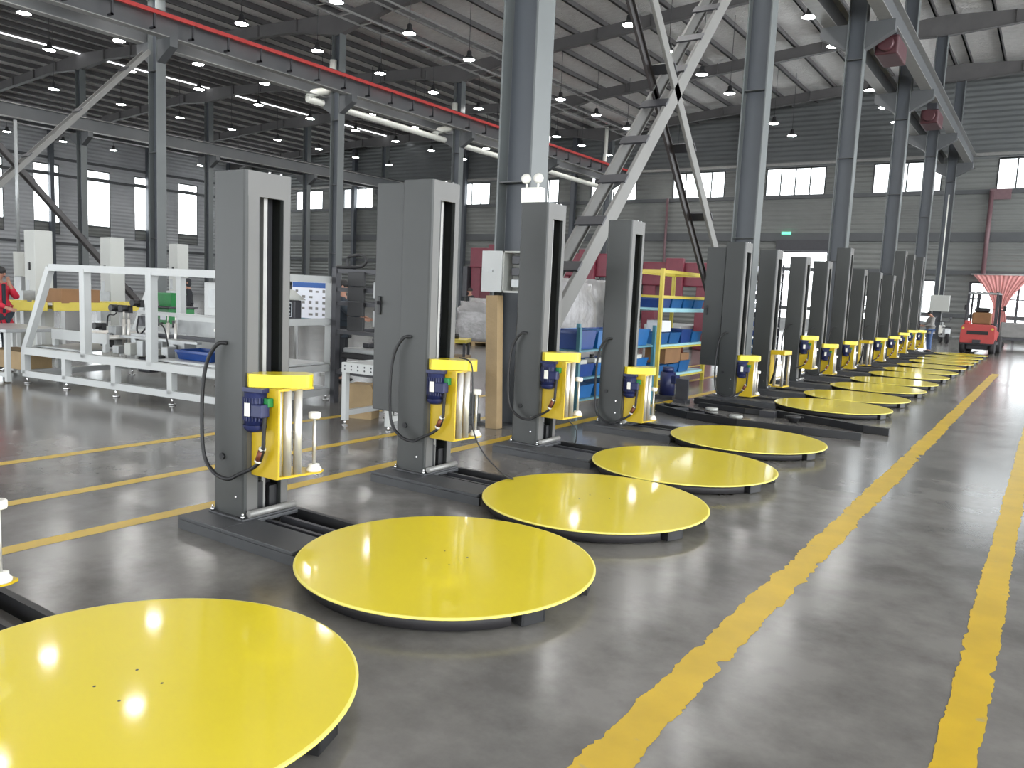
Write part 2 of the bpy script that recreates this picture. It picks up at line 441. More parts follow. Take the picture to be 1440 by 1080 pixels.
# roof: foil lining, purlins and rafters
mb = MB()
for (xa, za), (xb, zb) in zip(PROF, PROF[1:]):
    mb.hexa([Vector(q) for q in ((xa, Y0, za + .24), (xb, Y0, zb + .24), (xb, YE, zb + .24), (xa, YE, za + .24), (xa, Y0, za + .34), (xb, Y0, zb + .34), (xb, YE, zb + .34), (xa, YE, za + .34))])
ceil = structure(mb.build('ceiling', foil_m))
for (xa, za), (xb, zb) in zip(PROF, PROF[1:]):
    L = xb - xa; m = int(L / 1.5)
    for k in range(m + 1):
        x = xa + L * (k + 0.25) / (m + 0.5); z = roof_z(x)
        pm = MB()
        pm.box(x - .035, x + .035, Y0, YE, z, z + .24); pm.box(x - .035, x + .10, Y0, YE, z, z + .03)
        pm.build('purlin', purlin_dark, ceil)
B(-45.31, -45.13, Y0, YE, 13.30, 13.33).build('ridge_skylight', emit('skylight_strip', (0.95, 0.98, 1.0), 1.4), ceil)
seams = [-25.2, -5.2, -45.2]
for Y in ROWS_Y:
    for (xa, za), (xb, zb) in zip(PROF, PROF[1:]):
        pts = []
        for t in (0, .06, .14, .3, .7, .86, .94, 1):
            x = xa + (xb - xa) * t; z = za + (zb - za) * t
            dd = 0.52 + (0.36 * max(0, 1 - min(t, 1 - t) / .14))
            pts.append((x, z, z - dd))
        mb = MB()
        for (x1, t1, b1), (x2, t2, b2) in zip(pts, pts[1:]):
            for (ya, yb, f0, f1) in ((Y - .01, Y + .01, 0, 0), (Y - .13, Y + .13, 0, -1)):
                if f1 == 0: mb.hexa([Vector(q) for q in ((x1, ya, b1), (x2, ya, b2), (x2, yb, b2), (x1, yb, b1), (x1, ya, t1), (x2, ya, t2), (x2, yb, t2), (x1, yb, t1))])
                else: mb.hexa([Vector(q) for q in ((x1, ya, b1 - .02), (x2, ya, b2 - .02), (x2, yb, b2 - .02), (x1, yb, b1 - .02), (x1, ya, b1), (x2, ya, b2), (x2, yb, b2), (x1, yb, b1))])
        for kx in range(1, 8):
            x = xa + (xb - xa) * kx / 8; z = roof_z(x)
            mb.box(x - .01, x + .01, Y - .11, Y + .11, z - .5, z)
        mb.build('rafter', purlin_dark, ceil)

# columns
CZ = 9.15      # crane corbel height
def column(x, y, ztop, rowname, k, cl=True, cr=True):
    t = thing('steel_column', rowname, 'column', (x, y, 0))
    w, d = 0.34, 0.44
    MB().box(-.01, .01, 0, 0, 0, 0) if False else None
    MB().box(-d / 2 + .02, d / 2 - .02, -.008, .008, 0.03, ztop).build('web', column_grey, t)
    for sx in (-1, 1): B(sx * d / 2 - .012, sx * d / 2 + .012, -w / 2, w / 2, 0.03, ztop).build('flange', column_flange_lit, t)
    B(-.32, .32, -.26, .26, 0, .03).build('base_plate', beam_grey, t)
    mb = MB()
    for sx, on in ((-1, cl), (1, cr)):
        if on: mb.prism([(sx * d / 2, CZ - .7), (sx * d / 2, CZ), (sx * .95, CZ), (sx * .95, CZ - .28)], -.14, .14, 'y')
    mb.build('corbel', beam_grey, t)
    for zz in (2.8, 5.6, 8.2): B(-d / 2 + .012, d / 2 - .012, -w / 2 + .01, w / 2 - .01, zz, zz + .015).build('stiffener', beam_grey, t)
    return t
ORD = 'first second third fourth fifth sixth seventh eighth ninth tenth eleventh twelfth thirteenth'.split()
ordn = ['nearest', 'second', 'third', 'fourth', 'fifth', 'sixth', 'seventh', 'eighth']
for k, y in enumerate(ROWS_Y[2:]):
    column(-5.2, y, roof_z(-5.2) - .85, 'grey steel H column of the aisle row, %s from camera' % ordn[k], k)
for k, y in enumerate(ROWS_Y[1:]):
    column(-25.2, y, roof_z(-25.2) - .85, 'grey steel H column of the middle row carrying red conductor bar, %s from left' % ordn[k], k)
for k, y in enumerate(ROWS_Y[2:]):
    column(-45.2, y, roof_z(-45.2) - .85, 'grey steel H column of the far left row, %s from left' % ordn[k], k)
for k, y in enumerate(ROWS_Y[2:]):
    o = B(-.2, .2, -.15, .15, 0, 12.2).build('wall_column', column_grey, None, (XW + .25, y, 0))
    tag(o, 'flat grey column against the left window wall, %s from left' % ordn[k], 'column')
for k, c in enumerate((-57.2, -51.0, -39.0, -32.5, -26.4 + 6.2 - 9.0, -17.0, -10.9, 4.5)):
    o = MB().box(-.1, .1, -.2, .2, 0, 13).box(-.16, .16, -.22, -.18, 0, 13).build('wall_column', column_grey, None, (c, YE - .3, 0))
    tag(o, 'slim grey wind column on the end wall, %s from the left corner' % ordn[k], 'column')

# crane runway beams
def runway(x, label):
    t = thing('crane_runway', label, 'crane beam', (x, 0, CZ))
    MB().box(-.008, .008, -13, YE - .4, 0.02, .68).build('beam_web', beam_grey, t)
    for z0 in (0.0, .68): B(-.17, .17, -13, YE - .4, z0, z0 + .025).build('beam_flange', rail_grey, t)
    B(-.03, .03, -13, YE - .4, .705, .80).build('crane_rail', dark_steel, t)
    return t
runway(-24.5, 'crane runway beam on the near side of the middle row, under red bar')
runway(-25.9, 'crane runway beam on the far side of the middle row')
runway(-44.5, 'crane runway beam on the near side of the far left row')
runway(-45.9, 'crane runway beam on the far side of the far left row')
runway(-4.5, 'crane runway beam on the right side of the aisle row')
runway(-5.9, 'crane runway beam on the left side of the aisle row')
cb = thing('conductor_bar', 'red crane conductor bar on brackets along the middle row', 'conductor bar', (-24.12, 0, 9.72))
B(-.05, .05, -13, YE - .5, -.05, .07).build('bar', pipe_red, cb)
y = -12
while y < YE - 1:
    MB().box(-.03, .03, y - .03, y + .03, -.5, .0).box(-.22, .03, y - .03, y + .03, -.5, -.44).build('bracket', dark_steel, cb)
    y += 1.35
for k, (y, zc_) in enumerate(((25.0, 8.95), (34.0, 8.85))):
    t = thing('chain_hoist', 'dark red hoist hung under the right aisle runway, %s' % ('nearer of two' if k == 0 else 'further of two'), 'hoist', (-4.55, y, 0))
    B(-.30, .30, -.7, .7, zc_ - .5, zc_, .05).build('hoist_body', hoist_red, t)
    MB().cyl((0, -.95, zc_ - .25), (0, -.7, zc_ - .25), .2, n=16).build('drum_motor', hoist_red, t)
    B(-.16, .16, -.3, .3, zc_, CZ).build('trolley', dark_steel, t)

# cross bracing: twin channels with batten plates
def brace(p0, p1, wx, label, m1, m2, nb, wch=.13, bm_=None):
    t = thing('cross_brace', label, 'brace', p0)
    d = Vector(p1) - Vector(p0); n_ = Vector((0, -d.z, d.y)).normalized()
    for s, mm in ((-1, m1), (1, m2)):
        o = Vector((s * wx / 2, 0, 0))
        mb = MB().bar(o, o + d, wch, .012, (1, 0, 0)); 
        mb.bar(o + n_ * wch * .5 - Vector((s * .02, 0, 0)), o + n_ * wch * .5 - Vector((s * .02, 0, 0)) + d, .04, .012, n_); mb.bar(o - n_ * wch * .5 - Vector((s * .02, 0, 0)), o - n_ * wch * .5 - Vector((s * .02, 0, 0)) + d, .04, .012, n_)
        mb.build('channel', mm, t)
    for k in range(nb):
        c = d * ((k + .5) / nb) + n_ * (wch * .5 + .012)
        e = d.normalized() * .09
        MB().bar(c + Vector((-wx / 2 - .02, 0, 0)), c + Vector((wx / 2 + .02, 0, 0)), .16, .03, n_).build('batten', bm_ or dark_steel, t)
    return t
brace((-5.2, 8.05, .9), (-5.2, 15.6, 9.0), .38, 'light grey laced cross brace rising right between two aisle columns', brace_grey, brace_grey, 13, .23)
brace((-5.2, 7.95, 8.35), (-5.2, 15.6, .45), .38, 'dark laced cross brace falling right between two aisle columns', brace_shaded, brace_grey, 8, .17)
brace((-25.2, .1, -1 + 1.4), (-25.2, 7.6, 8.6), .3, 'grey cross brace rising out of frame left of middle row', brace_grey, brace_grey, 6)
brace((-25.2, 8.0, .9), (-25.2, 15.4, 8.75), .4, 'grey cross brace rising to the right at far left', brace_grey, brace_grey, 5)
brace((-25.2, 8.0, 8.1), (-25.2, 15.4, .25), .22, 'dark cross brace falling right behind the white frame', brace_shaded, brace_shaded, 5)

# rainwater pipe and cable trays
t = thing('rainwater_pipe', 'white plastic rainwater pipe hung along the middle row', 'pipe', (-25.95, 0, 0))
pts = [(0, 14.8, 9.0), (0, 50, 8.75)]
MB().tube([(0, 22.8 + 27 * k / 20, 8.95 - .25 * k / 20) for k in range(21)], .14, 10).build('pipe', pvc, t)
for y in (23.75, 31.75, 39.75):
    MB().tube([(.55, y - .1, 10.6), (.55, y - .1, 9.75), (.5, y - .15, 9.5), (.35, y - .25, 9.36), (.15, y - .5, 9.3), (0, y - .75, 9.2), (0, y - .9, 9.0)], .15, 10).build('elbow', pvc, t)
for y in range(24, 50, 3):
    MB().tube([(0, y, 8.85), (0, y, 11.8)], .015, 5).build('hanger', dark_steel, t)
t = thing('downpipe', 'white plastic downpipe on a middle row column, upper part', 'pipe', (-24.85, 46.4, 0))
MB().tube([(0, 0, 8.6), (0, 0, 10.4), (.05, 0, 10.6), (.05, 0, 12.2)], .12, 8).build('pipe', pvc, t)
for i, (xa, xb) in enumerate(((-24.0, -23.2), (-22.2, -21.7))):
    t = thing('cable_tray', 'grey ladder cable tray under roof right of the middle row' if i == 0 else 'narrow grey cable tray under roof, further from the middle row', 'cable tray', (xa, 0, 11.75 + .3 * i))
    for x in (0, xb - xa): B(x - .02, x + .02, 10, 49, 0, .08).build('side_rail', rail_grey, t)
    y = 10.5
    while y < 49:
        B(0, xb - xa, y - .025, y + .025, .01, .04).build('rung', rail_grey, t); y += 1.2
t = thing('fire_pipe', 'red fire pipe rising up the end wall above the pink curtain', 'pipe', (-3.45, YE - .35, 0))
MB().cyl((0, 0, 3.4), (0, 0, 8.0), .12, n=10).build('pipe', pipe_pink, t)
B(-.1, .9, -.05, .05, 7.55, 8.1).build('branch_box', pipe_pink, t)
t = thing('fire_pipe', 'thin red fire pipe on the end wall left of the falling brace', 'pipe', (-22.0, YE - .3, 0))
MB().cyl((0, 0, 2), (0, 0, 8.1), .09, n=8).build('pipe', pipe_pink, t)

# ------------------------------------------------------------------ high-bay lamps
rod_cache = {}
house_me = MB().lathe([(0, .34), (.05, .34), (.09, .30), (.10, .16), (.17, .10), (.25, .02), (.25, 0), (.22, 0)], 20).mesh('lamp_housing', lamp_black)
diff_me = MB().lathe([(0, -.012), (.2, -.012), (.235, .004), (.24, .02)], 20).mesh('diffuser', lamp_white)
def lamp(x, y, z=10.5, label='', group=''):
    t = thing('high_bay_lamp', label, 'lamp', (x, y, z), 0, group)
    zr = roof_z(x) - z
    kz = round(zr, 3)
    if kz not in rod_cache: rod_cache[kz] = MB().tube([(0, 0, .3), (0, 0, kz + .238)], .012, 5).mesh('rod', lamp_black)
    put('lamp_rod', rod_cache[kz], t); put('housing', house_me, t); put('diffuser', diff_me, t)
for nm, x, ys in (('row over the middle columns', -24.75, [4.7 + 3.5 * k for k in range(13)]),
                  ('second row right of the middle columns', -20.0, [4.7 + 3.5 * k for k in range(13)]),
                  ('row left of the aisle columns', -12.65, [5.0 + 3.3 * k for k in range(13)]),
                  ('row nearest the aisle columns', -7.3, [3.5 + 3.3 * k for k in range(13)]),
                  ('row just left of the middle columns', -31.0, [4.0 + 3.45 * k for k in range(13)]),
                  ('middle row of the left bay', -35.0, [6.8 + 3.45 * k for k in range(12)]),
                  ('row near the far left columns', -42.2, [10.5 + 3.45 * k for k in range(11)]),
                  ('row by the left window wall', -58.2, [18.5 + 3.6 * k for k in range(9)])):
    for k, y in enumerate(ys):
        if x == -24.75 and min(abs(y - yc) for yc in ROWS_Y) < .5: y += .55
        lamp(x, y, 10.5, 'white high bay lamp, %s in the %s' % (ORD[k], nm), 'high bay lamps, ' + nm)

# ------------------------------------------------------------------ stretch wrapping machines
TT_R = 0.825
MX0, MX1, MY0, MY1 = -1.715, -1.405, -0.275, 0.085     # mast footprint relative to the turntable centre
def chan_poly():
    c = .02
    return [(MX0, MY0 + c), (MX0 + c, MY0), (MX1 - c, MY0), (MX1 - .006, MY0 + .006), (MX1, MY0 + c), (MX1, MY0 + .108), (MX1 - .03, MY0 + .108), (MX1 - .03, MY0 + .02),
            (MX0 + .02, MY0 + .02), (MX0 + .02, MY1 - .02), (MX1 - .03, MY1 - .02), (MX1 - .03, MY1 - .075), (MX1, MY1 - .075), (MX1, MY1 - c), (MX1 - c, MY1), (MX0 + c, MY1), (MX0, MY1 - c)]
mesh_cache = {}
def cached(key, fn):
    if key not in mesh_cache: mesh_cache[key] = fn()
    return mesh_cache[key]
disc_me = MB().lathe([(0, .0935), (TT_R - .012, .0935)], 96, smooth=False).mat(1).lathe([(TT_R - .012, .0935), (TT_R - .003, .0925), (TT_R, .089), (TT_R, .083), (TT_R - .02, .082), (0, .082)], 96).mesh('turntable_plate', [yellow, yellow_edge])
def skirt_mesh():
    mb = MB(); r0, r1 = .755, .775
    mb.lathe([(r0, .012), (r1, .012), (r1, .080), (r0, .080), (r0, .012)], 80, a0=R(30), a1=R(332), smooth=True)
    return mb.mesh('turntable_skirt', slot_dark)
skirt_me = skirt_mesh()
def fork_mesh():
    mb = MB()
    for a in (-20, 20):
        mt = Matrix.Rotation(R(a), 4, 'Z')
        for s in (-1, 1): mb.box(.3, .80, s * .065 - .006, s * .065 + .006, .012, .08, mtx=mt)
        mb.box(.3, .79, -.065, .065, .068, .08, mtx=mt); mb.box(.3, .34, -.065, .065, .012, .08, mtx=mt); mb.box(.79, .80, -.065, .065, .012, .08, mtx=mt)
    mb.lathe([(.0, .0), (.34, .0), (.34, .08), (0, .08)], 24)
    for k in range(3):
        a = R(90 + 120 * k); mb.bar((0, 0, .04), (.75 * math.cos(a), .75 * math.sin(a), .04), .08, .06)
    return mb.mesh('fork_pocket', black)
fork_me = fork_mesh()
base_me = (MB().box(-1.79, -1.36, -.475, .155, .06, .085, .004).box(-1.36, -.72, -.475, -.205, .06, .085, .004)
           .box(-1.79, -.70, -.475, -.455, 0, .06).box(-1.79, -1.77, -.455, .155, 0, .06).box(-1.77, -1.36, .135, .155, 0, .06).mesh('base_cover', base_grey))
rail_me = MB().box(-1.36, -.68, .120, .155, 0, .085).mesh('side_rail', black)
inner_me = MB().box(-1.36, -.70, -.014, .014, .02, .07).mesh('inner_rail', dark_steel)
plate_me = MB().box(MX0 - .005, MX1 + .03, MY0 - .03, MY1 + .03, .085, .097, .002).mesh('foot_plate', base_grey)
bolt_me = MB().cyl((0, 0, 0), (0, 0, .018), .013, n=6).cyl((0, 0, .018), (0, 0, .036), .007, n=8).mesh('bolt', zinc)
sbolt_me = MB().cyl((0, 0, 0), (0, -.006, 0), .008, n=8).mesh('side_bolt', zinc)
ctube_me = MB().cyl((MX1 + .035, MY0 + .01, .125), (MX1 + .035, MY1 + .01, .125), .022, n=12).mesh('cross_tube', rail_grey)
cover_poly = []
for k in range(15):
    a = R(-100 + 200 * k / 14); cover_poly.append((-1.255 + .125 * math.cos(a) + 0.02, -.045 + .125 * math.sin(a) + .0))
for k in range(7):
    a = R(100 + 160 * k / 6); cover_poly.append((-1.335 + .095 * math.cos(a), -.185 + .10 * math.sin(a)))
def hull2(pts):
    pts = sorted(set(pts)); lo, hi = [], []
    def cr(o, a, b): return (a[0] - o[0]) * (b[1] - o[1]) - (a[1] - o[1]) * (b[0] - o[0])
    for p in pts:
        while len(lo) > 1 and cr(lo[-2], lo[-1], p) <= 0: lo.pop()
        lo.append(p)
    for p in pts[::-1]:
        while len(hi) > 1 and cr(hi[-2], hi[-1], p) <= 0: hi.pop()
        hi.append(p)
    return lo[:-1] + hi[:-1]
cover_poly = hull2(cover_poly)
# carriage meshes, z measured from the carriage bottom plate (0)
carr_body = (MB().box(-1.40, -1.165, -.222, -.212, .0, .55).box(-1.40, -1.39, -.215, .03, .0, .55)
             .prism([(-1.40, -.222), (-1.165, -.222), (-1.125, .10), (-1.15, .145), (-1.20, .14), (-1.40, .02)], -.008, .006)
             .prism([(-1.40, -.222), (-1.165, -.222), (-1.15, .05), (-1.40, .03)], .535, .55)
             .bar((-1.165, -.217, 0), (-1.165, -.217, .55), .014, .03).mesh('film_carriage', yellow_body))
cover_me = MB().prism(cover_poly, .552, .632).mesh('belt_cover', yellow)
roller_me = MB().cyl((0, 0, .006), (0, 0, .54), .026, n=18).mesh('film_roller', steel)
spin_me = MB().cyl((0, 0, .03), (0, 0, .33), .011, n=10).mesh('spindle', steel)
capb_me = MB().lathe([(0, 0), (.048, 0), (.05, .012), (.036, .03), (.036, .042), (.02, .046), (0, .046)], 20).mesh('spindle_cone', white_plastic)
capt_me = MB().lathe([(0, 0), (.034, .0), (.038, .006), (.038, .034), (.032, .040), (.018, .040), (.016, .036), (0, .036)], 20).mesh('spindle_knob', white_plastic)
def motor_mesh():
    mb = MB().cyl((0, 0, .0), (0, 0, .20), .068, n=24)
    for k in range(24):
        a = 2 * math.pi * k / 24; mt = Matrix.Rotation(a, 4, 'Z'); mb.box(.066, .076, -.003, .003, .03, .17, mtx=mt)
    mb.lathe([(0, -.045), (.05, -.042), (.07, -.02), (.072, 0)], 24)
    mb.box(.03, .115, -.075, .0, .055, .135, .008)
    mb.box(-.08, .08, -.03, .07, .2, .225)
    return mb.mesh('drive_motor', motor_blue)
motor_me = motor_mesh()
plate2_me = MB().box(-.02, .02, -.079, -.0765, .06, .14).mesh('name_plate', white_plastic)
gbox_me = MB().box(-.022, .022, -.02, .02, 0, .055, .004).mesh('switch_box', green_plastic)
cab_me = MB().box(-2.02, MX0 - .004, -.24, .06, .545, 2.40, .006).mesh('control_cabinet', mast_shaded)
cabh_me = MB().box(-1.975, -1.945, -.256, -.24, 1.34, 1.49, .004).box(-1.968, -1.95, -.285, -.256, 1.42, 1.45).mesh('isolator_switch', black)
post_me = MB().cyl((0, 0, 0), (0, 0, .54), .016, n=12).mesh('carriage_post', steel)

def smooth_pts(ctrl, n=6):
    out = []
    c = [Vector(ctrl[0])] + [Vector(q) for q in ctrl] + [Vector(ctrl[-1])]
    for i in range(1, len(c) - 2):
        p0, p1, p2, p3 = c[i - 1:i + 3]
        for k in range(n):
            t = k / n
            out.append(0.5 * ((2 * p1) + (-p0 + p2) * t + (2 * p0 - 5 * p1 + 4 * p2 - p3) * t * t + (-p0 + 3 * p1 - 3 * p2 + p3) * t ** 3))
    out.append(c[-2]); return out

def wrapper(cx, cy, label, hm, zc, slim=False, cabinet=False, has_mast=True, detail=True):
    t = thing('stretch_wrapper', label, 'wrapping machine', (cx, cy, 0), 0, 'row of turntable wrapping machines')
    put('base_cover', base_me, t)
    put('side_rail', rail_me, t)
    for y in (-.13, -.01): put('inner_rail', inner_me, t, (0, y, 0))
    put('turntable_skirt', skirt_me, t); put('fork_pocket', fork_me, t)
    tt = put('turntable_plate', disc_me, t); tt['label'] = 'glossy yellow round turntable plate'
    if detail:
        for k in range(4):
            a = R(45 + 90 * k); MB().cyl((.115 * math.cos(a), .115 * math.sin(a), .0936), (.115 * math.cos(a), .115 * math.sin(a), .0942), .006, n=8).build('plate_screw', dark_steel, tt)
    put('foot_plate', plate_me, t)
    for x in (MX0 + .02, MX1 + .012):
        for y in (MY0 - .016, MY1 + .016):
            b_ = put('bolt', bolt_me, t, (x, y, .097))
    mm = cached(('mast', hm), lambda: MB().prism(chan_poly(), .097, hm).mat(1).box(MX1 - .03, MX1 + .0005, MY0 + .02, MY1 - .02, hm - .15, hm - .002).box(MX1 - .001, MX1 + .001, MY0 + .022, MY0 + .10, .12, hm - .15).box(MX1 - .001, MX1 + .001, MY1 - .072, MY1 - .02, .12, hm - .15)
                .mat(0).box(MX0 + .02, MX1 - .005, MY0 + .02, MY1 - .02, hm - .02, hm + .0).mesh('mast', [mast_shaded, mast_front_lit]))
    ms = put('mast', mm, t)
    put('slot_lining', cached(('lin', hm), lambda: MB().box(MX0 + .12, MX0 + .13, MY0 + .022, MY1 - .022, .11, hm - .06).mesh('slot_lining', slot_dark)), ms)
    put('guide_rail', cached(('gr', hm), lambda: MB().box(MX1 - .10, MX1 - .05, -.10, -.072, .11, hm - .07).mesh('guide_rail', rail_grey)), ms)
    put('guide_rail', cached(('gr2', hm), lambda: MB().box(MX0 + .13, MX0 + .20, -.02, .015, .11, hm - .07).mesh('guide_rail', dark_steel)), ms)
    put('lift_chain', cached(('ch', hm), lambda: MB().box(MX0 + .2, MX0 + .215, -.15, -.135, .11, hm - .07).mesh('lift_chain', rail_grey)), ms)
    MBb = cached('stop', lambda: MB().box(MX1 - .16, MX1 - .03, MY0 + .115, MY0 + .17, .1, .30).box(MX1 - .16, MX1 - .03, MY1 - .14, MY1 - .08, .1, .26).mesh('stop_block', black))
    put('stop_block', MBb, ms)
    if detail:
        for zz in (.22, .36): put('side_bolt', sbolt_me, ms, (MX1 - .075, MY0, zz))
        put('cable_hole', cached('hole', lambda: MB().cyl((0, 0, 0), (0, -.012, 0), .022, n=14).mesh('cable_hole', black)), ms, (MX0 + .10, MY0, .46))
        for dy in (.20, .29): put('eye_bolt', cached('eye', lambda: MB().cyl((0, 0, 0), (0, 0, .012), .008, n=8).mesh('eye_bolt', zinc)), ms, (MX1 - .03, MY0 + dy, hm))
    put('cross_tube', ctube_me, t)
    if cabinet:
        cb_ = put('control_cabinet', cab_me, t); put('isolator_switch', cabh_me, cb_)
    zb = zc - .632
    if not slim:
        ca = put('film_carriage', carr_body, t, (0, 0, zb))
        cv = put('belt_cover', cover_me, ca); cv['label'] = 'bright yellow rounded belt cover'
        put('film_roller', roller_me, ca, (-1.185, -.125, 0)); put('film_roller', roller_me, ca, (-1.17, -.055, 0))
        put('drive_motor', motor_me, ca, (-1.315, -.262, .325), (0, 0, R(8)))['label'] = 'dark blue motor'
        put('name_plate', plate2_me, ca, (-1.315, -.262, .325), (0, 0, R(14)))
        put('switch_box', gbox_me, ca, (-1.215, -.245, .44))
        put('carriage_post', post_me, ca, (-1.205, -.17, 0))
        put('spindle', spin_me, ca, (-1.165, .075, .02)); put('spindle_cone', capb_me, ca, (-1.165, .075, .006)); put('spindle_knob', capt_me, ca, (-1.165, .075, .345))
        zh = 1.18 if zc > .9 else 1.08
        ctrl = [(MX0 + .14, MY0 - .0, zh), (MX0 + .09, MY0 - .035, zh - .01), (MX0 + .02, MY0 - .06, zh - .13), (MX0 - .005, MY0 - .075, (zh + zb) / 2 + .05), (MX0 + .02, MY0 - .085, zb + .12), (MX0 + .12, MY0 - .085, zb + .0), (MX0 + .24, MY0 - .07, zb - .03), (MX1 - .01, MY0 - .04, zb + .0),
                (-1.30, -.265, zb + .07), (-1.235, -.27, zb + .17), (-1.225, -.27, zb + .28), (-1.215, -.268, zb + .44)]
        MB().tube(smooth_pts(ctrl, 5), .0125, 8).build('power_cable', black, t)
        MB().cyl((-1.283, -.266, zb + .10), (-1.245, -.271, zb + .17), .020, n=10).build('cable_connector', copper, t)
        for a_ in (.095, .175): MB().cyl((-1.285 + (a_ - .095) * .5, -.266, zb + a_), (-1.279 + (a_ - .095) * .5, -.267, zb + a_ + .012), .0215, n=10).build('cable_ring', white_plastic, t)
    else:
        ca = put('film_carriage', cached('slimc', lambda: MB().box(-1.40, -1.39, -.22, .03, 0, .62).prism([(-1.40, -.222), (-1.165, -.222), (-1.125, .10), (-1.20, .14), (-1.40, .02)], 0, .02)
                                         .prism([(-1.40, -.222), (-1.165, -.222), (-1.125, .10), (-1.20, .14), (-1.40, .02)], .56, .632).mesh('film_carriage', yellow_body)), t, (0, 0, zb))
        for x, y in ((-1.31, -.2), (-1.18, -.2), (-1.15, .05)): put('film_roller', roller_me, ca, (x, y, .01))
        MB().tube([(-1.36, -.23, zb + .05), (-1.3, -.25, zb + .25), (-1.28, -.24, zb + .5)], .02, 6).build('power_cable', black, t)
    return t
# (mast right edge Y, turntable Y by tip, height, carriage top z, slim, cabinet)
WR = [(1.62, 1.53, 2.23, .80, 0, 0, 'stretch wrapper nearest camera, only its big yellow turntable and spindle in view'),
      (3.46, 3.38, 2.23, 1.01, 0, 0, 'shorter dark grey mast wrapper at front left, blue motor under yellow cover'),
      (5.18, 5.09, 2.41, 1.02, 0, 1, 'dark grey mast wrapper with a control cabinet on its back, third turntable from camera'),
      (6.87, 6.74, 2.43, 1.01, 0, 0, 'dark grey mast wrapper in front of the nearest aisle column, fourth turntable'),
      (8.69, 8.58, 2.44, .77, 0, 0, 'dark grey mast wrapper with low carriage just before the gap in the row'),
      (12.57, 12.62, 2.48, .745, 0, 1, 'dark grey mast wrapper with back cabinet, first one after the gap'),
      (14.26, 14.22, 2.48, .76, 1, 0, 'dark grey mast wrapper with an open yellow carriage, second one after the gap'),
      (16.17, 16.25, 2.48, .975, 0, 0, 'dark grey mast wrapper with raised carriage, third one after the gap'),
      (17.94, 17.84, 2.49, .765, 0, 0, 'dark grey mast wrapper, fourth one after the gap, left of a tall mast'),
      (19.95, 19.95, 2.90, .77, 0, 0, 'taller dark grey mast wrapper, fifth one after the gap'),
      (21.75, 21.8, 2.50, .74, 1, 0, 'dark grey mast wrapper with open carriage, sixth one after the gap'),
      (23.85, 23.9, 2.51, .76, 0, 0, 'dark grey mast wrapper, seventh one after the gap'),
      (26.0, 26.0, 2.52, .755, 0, 0, 'dark grey mast wrapper, eighth after the gap, last of the low masts'),
      (27.7, 27.8, 3.34, .83, 0, 0, 'very tall mast wrapper, third from the far end of the row'),
      (29.45, 29.6, 3.33, .88, 0, 0, 'very tall mast wrapper, second from the far end of the row'),
      (31.6, 31.75, 3.38, .845, 0, 0, 'very tall mast wrapper at the far end of the row')]
for k, (my, ty, hm, zc, sl, cb_, lab) in enumerate(WR):
    wrapper(-2.655 + (.0 if k < 5 else .02 + .004 * k), my - .085 if k != 0 else ty, lab, hm, zc, bool(sl), bool(cb_), True, k < 7)
for i, (p, lab) in enumerate(((((-3.85, 4.96, 1.04), (-3.76, 5.0, 1.0), (-3.72, 4.98, .8), (-3.68, 4.95, .5), (-3.6, 5.0, .3), (-3.45, 5.08, .14), (-3.42, 5.16, .1), (-3.5, 5.2, .1)), 'thin black wire hanging over the carriage of the cabinet-backed wrapper'),
                              (((-3.9, 6.68, .42), (-3.83, 6.72, .34), (-3.76, 6.75, .26), (-3.78, 6.78, .12), (-3.86, 6.8, .10)), 'thin black wire hanging below the carriage in front of the near column'))):
    tag(MB().tube(smooth_pts(p, 5), .006, 6).build('loose_wire', black), lab, 'wire')

# ------------------------------------------------------------------ white machine frame on the left
FU, FV = 4.08, 1.65
t = thing('packaging_machine', 'big white square-tube machine frame with sloping left end', 'machine', (-11.82, 5.37, 0), R(6.5))
def tubepart(name, p0, p1, w=.085, mat_=white_paint): return MB().bar(p0, p1, w, w).build(name, mat_, t)
zt, z2, z1 = 1.62, .46, .14
for v in (0, FV):
    tubepart('bottom_rail', (0, v, z1), (FU, v, z1)); tubepart('middle_rail', (0, v, z2), (FU, v, z2), .10)
    tubepart('top_rail', (.64, v, zt), (FU, v, zt), .09)
    tubepart('sloping_post', (.02, v, z2), (.62, v, zt))
    for u in (.02, .92, 1.93, 2.98, FU - .04): tubepart('short_post', (u, v, z1), (u, v, z2))
    for u in ((1.34 if v == 0 else 1.17), 2.62, FU - .04): tubepart('post', (u, v, z2), (u, v, zt), .10)
    for u in (.05, .92, 1.93, 2.98, FU - .1):
        MB().cyl((u, v, 0), (u, v, .02), .045, n=12).cyl((u, v, .02), (u, v, .1), .014, n=8).build('levelling_foot', zinc, t)
for z, u in ((z1, 0), (z1, FU), (z2, 0), (z2, FU), (zt, .64), (zt, FU), (1.07, FU)): tubepart('cross_rail', (u, .05, z), (u, FV - .05, z))
tubepart('shelf_rail', (1.4, .75, 1.06), (FU - .1, .75, 1.06), .05)
tubepart('shelf_rail', (2.7, .35, 1.06), (FU - .1, .35, 1.06), .06)
MB().box(1.7, FU - .2, .7, .78, .74, .79).build('guide_beam', dark_steel, t)
MB().box(1.4, 2.9, .45, .52, .72, .75).build('guide_beam', mid_steel, t)
MB().box(0.05, 1.1, .1, 1.5, z2 + .05, z2 + .07).build('deck_plate', mid_steel, t)
MB().box(2.6, FU, .1, 1.5, z2 + .05, z2 + .075).build('deck_plate', white_paint, t)
MB().box(2.0, 2.9, .9, .93, .8, 1.05, mtx=Matrix.Rotation(R(0), 4, 'X')).build('sloping_plate', mid_steel, t)
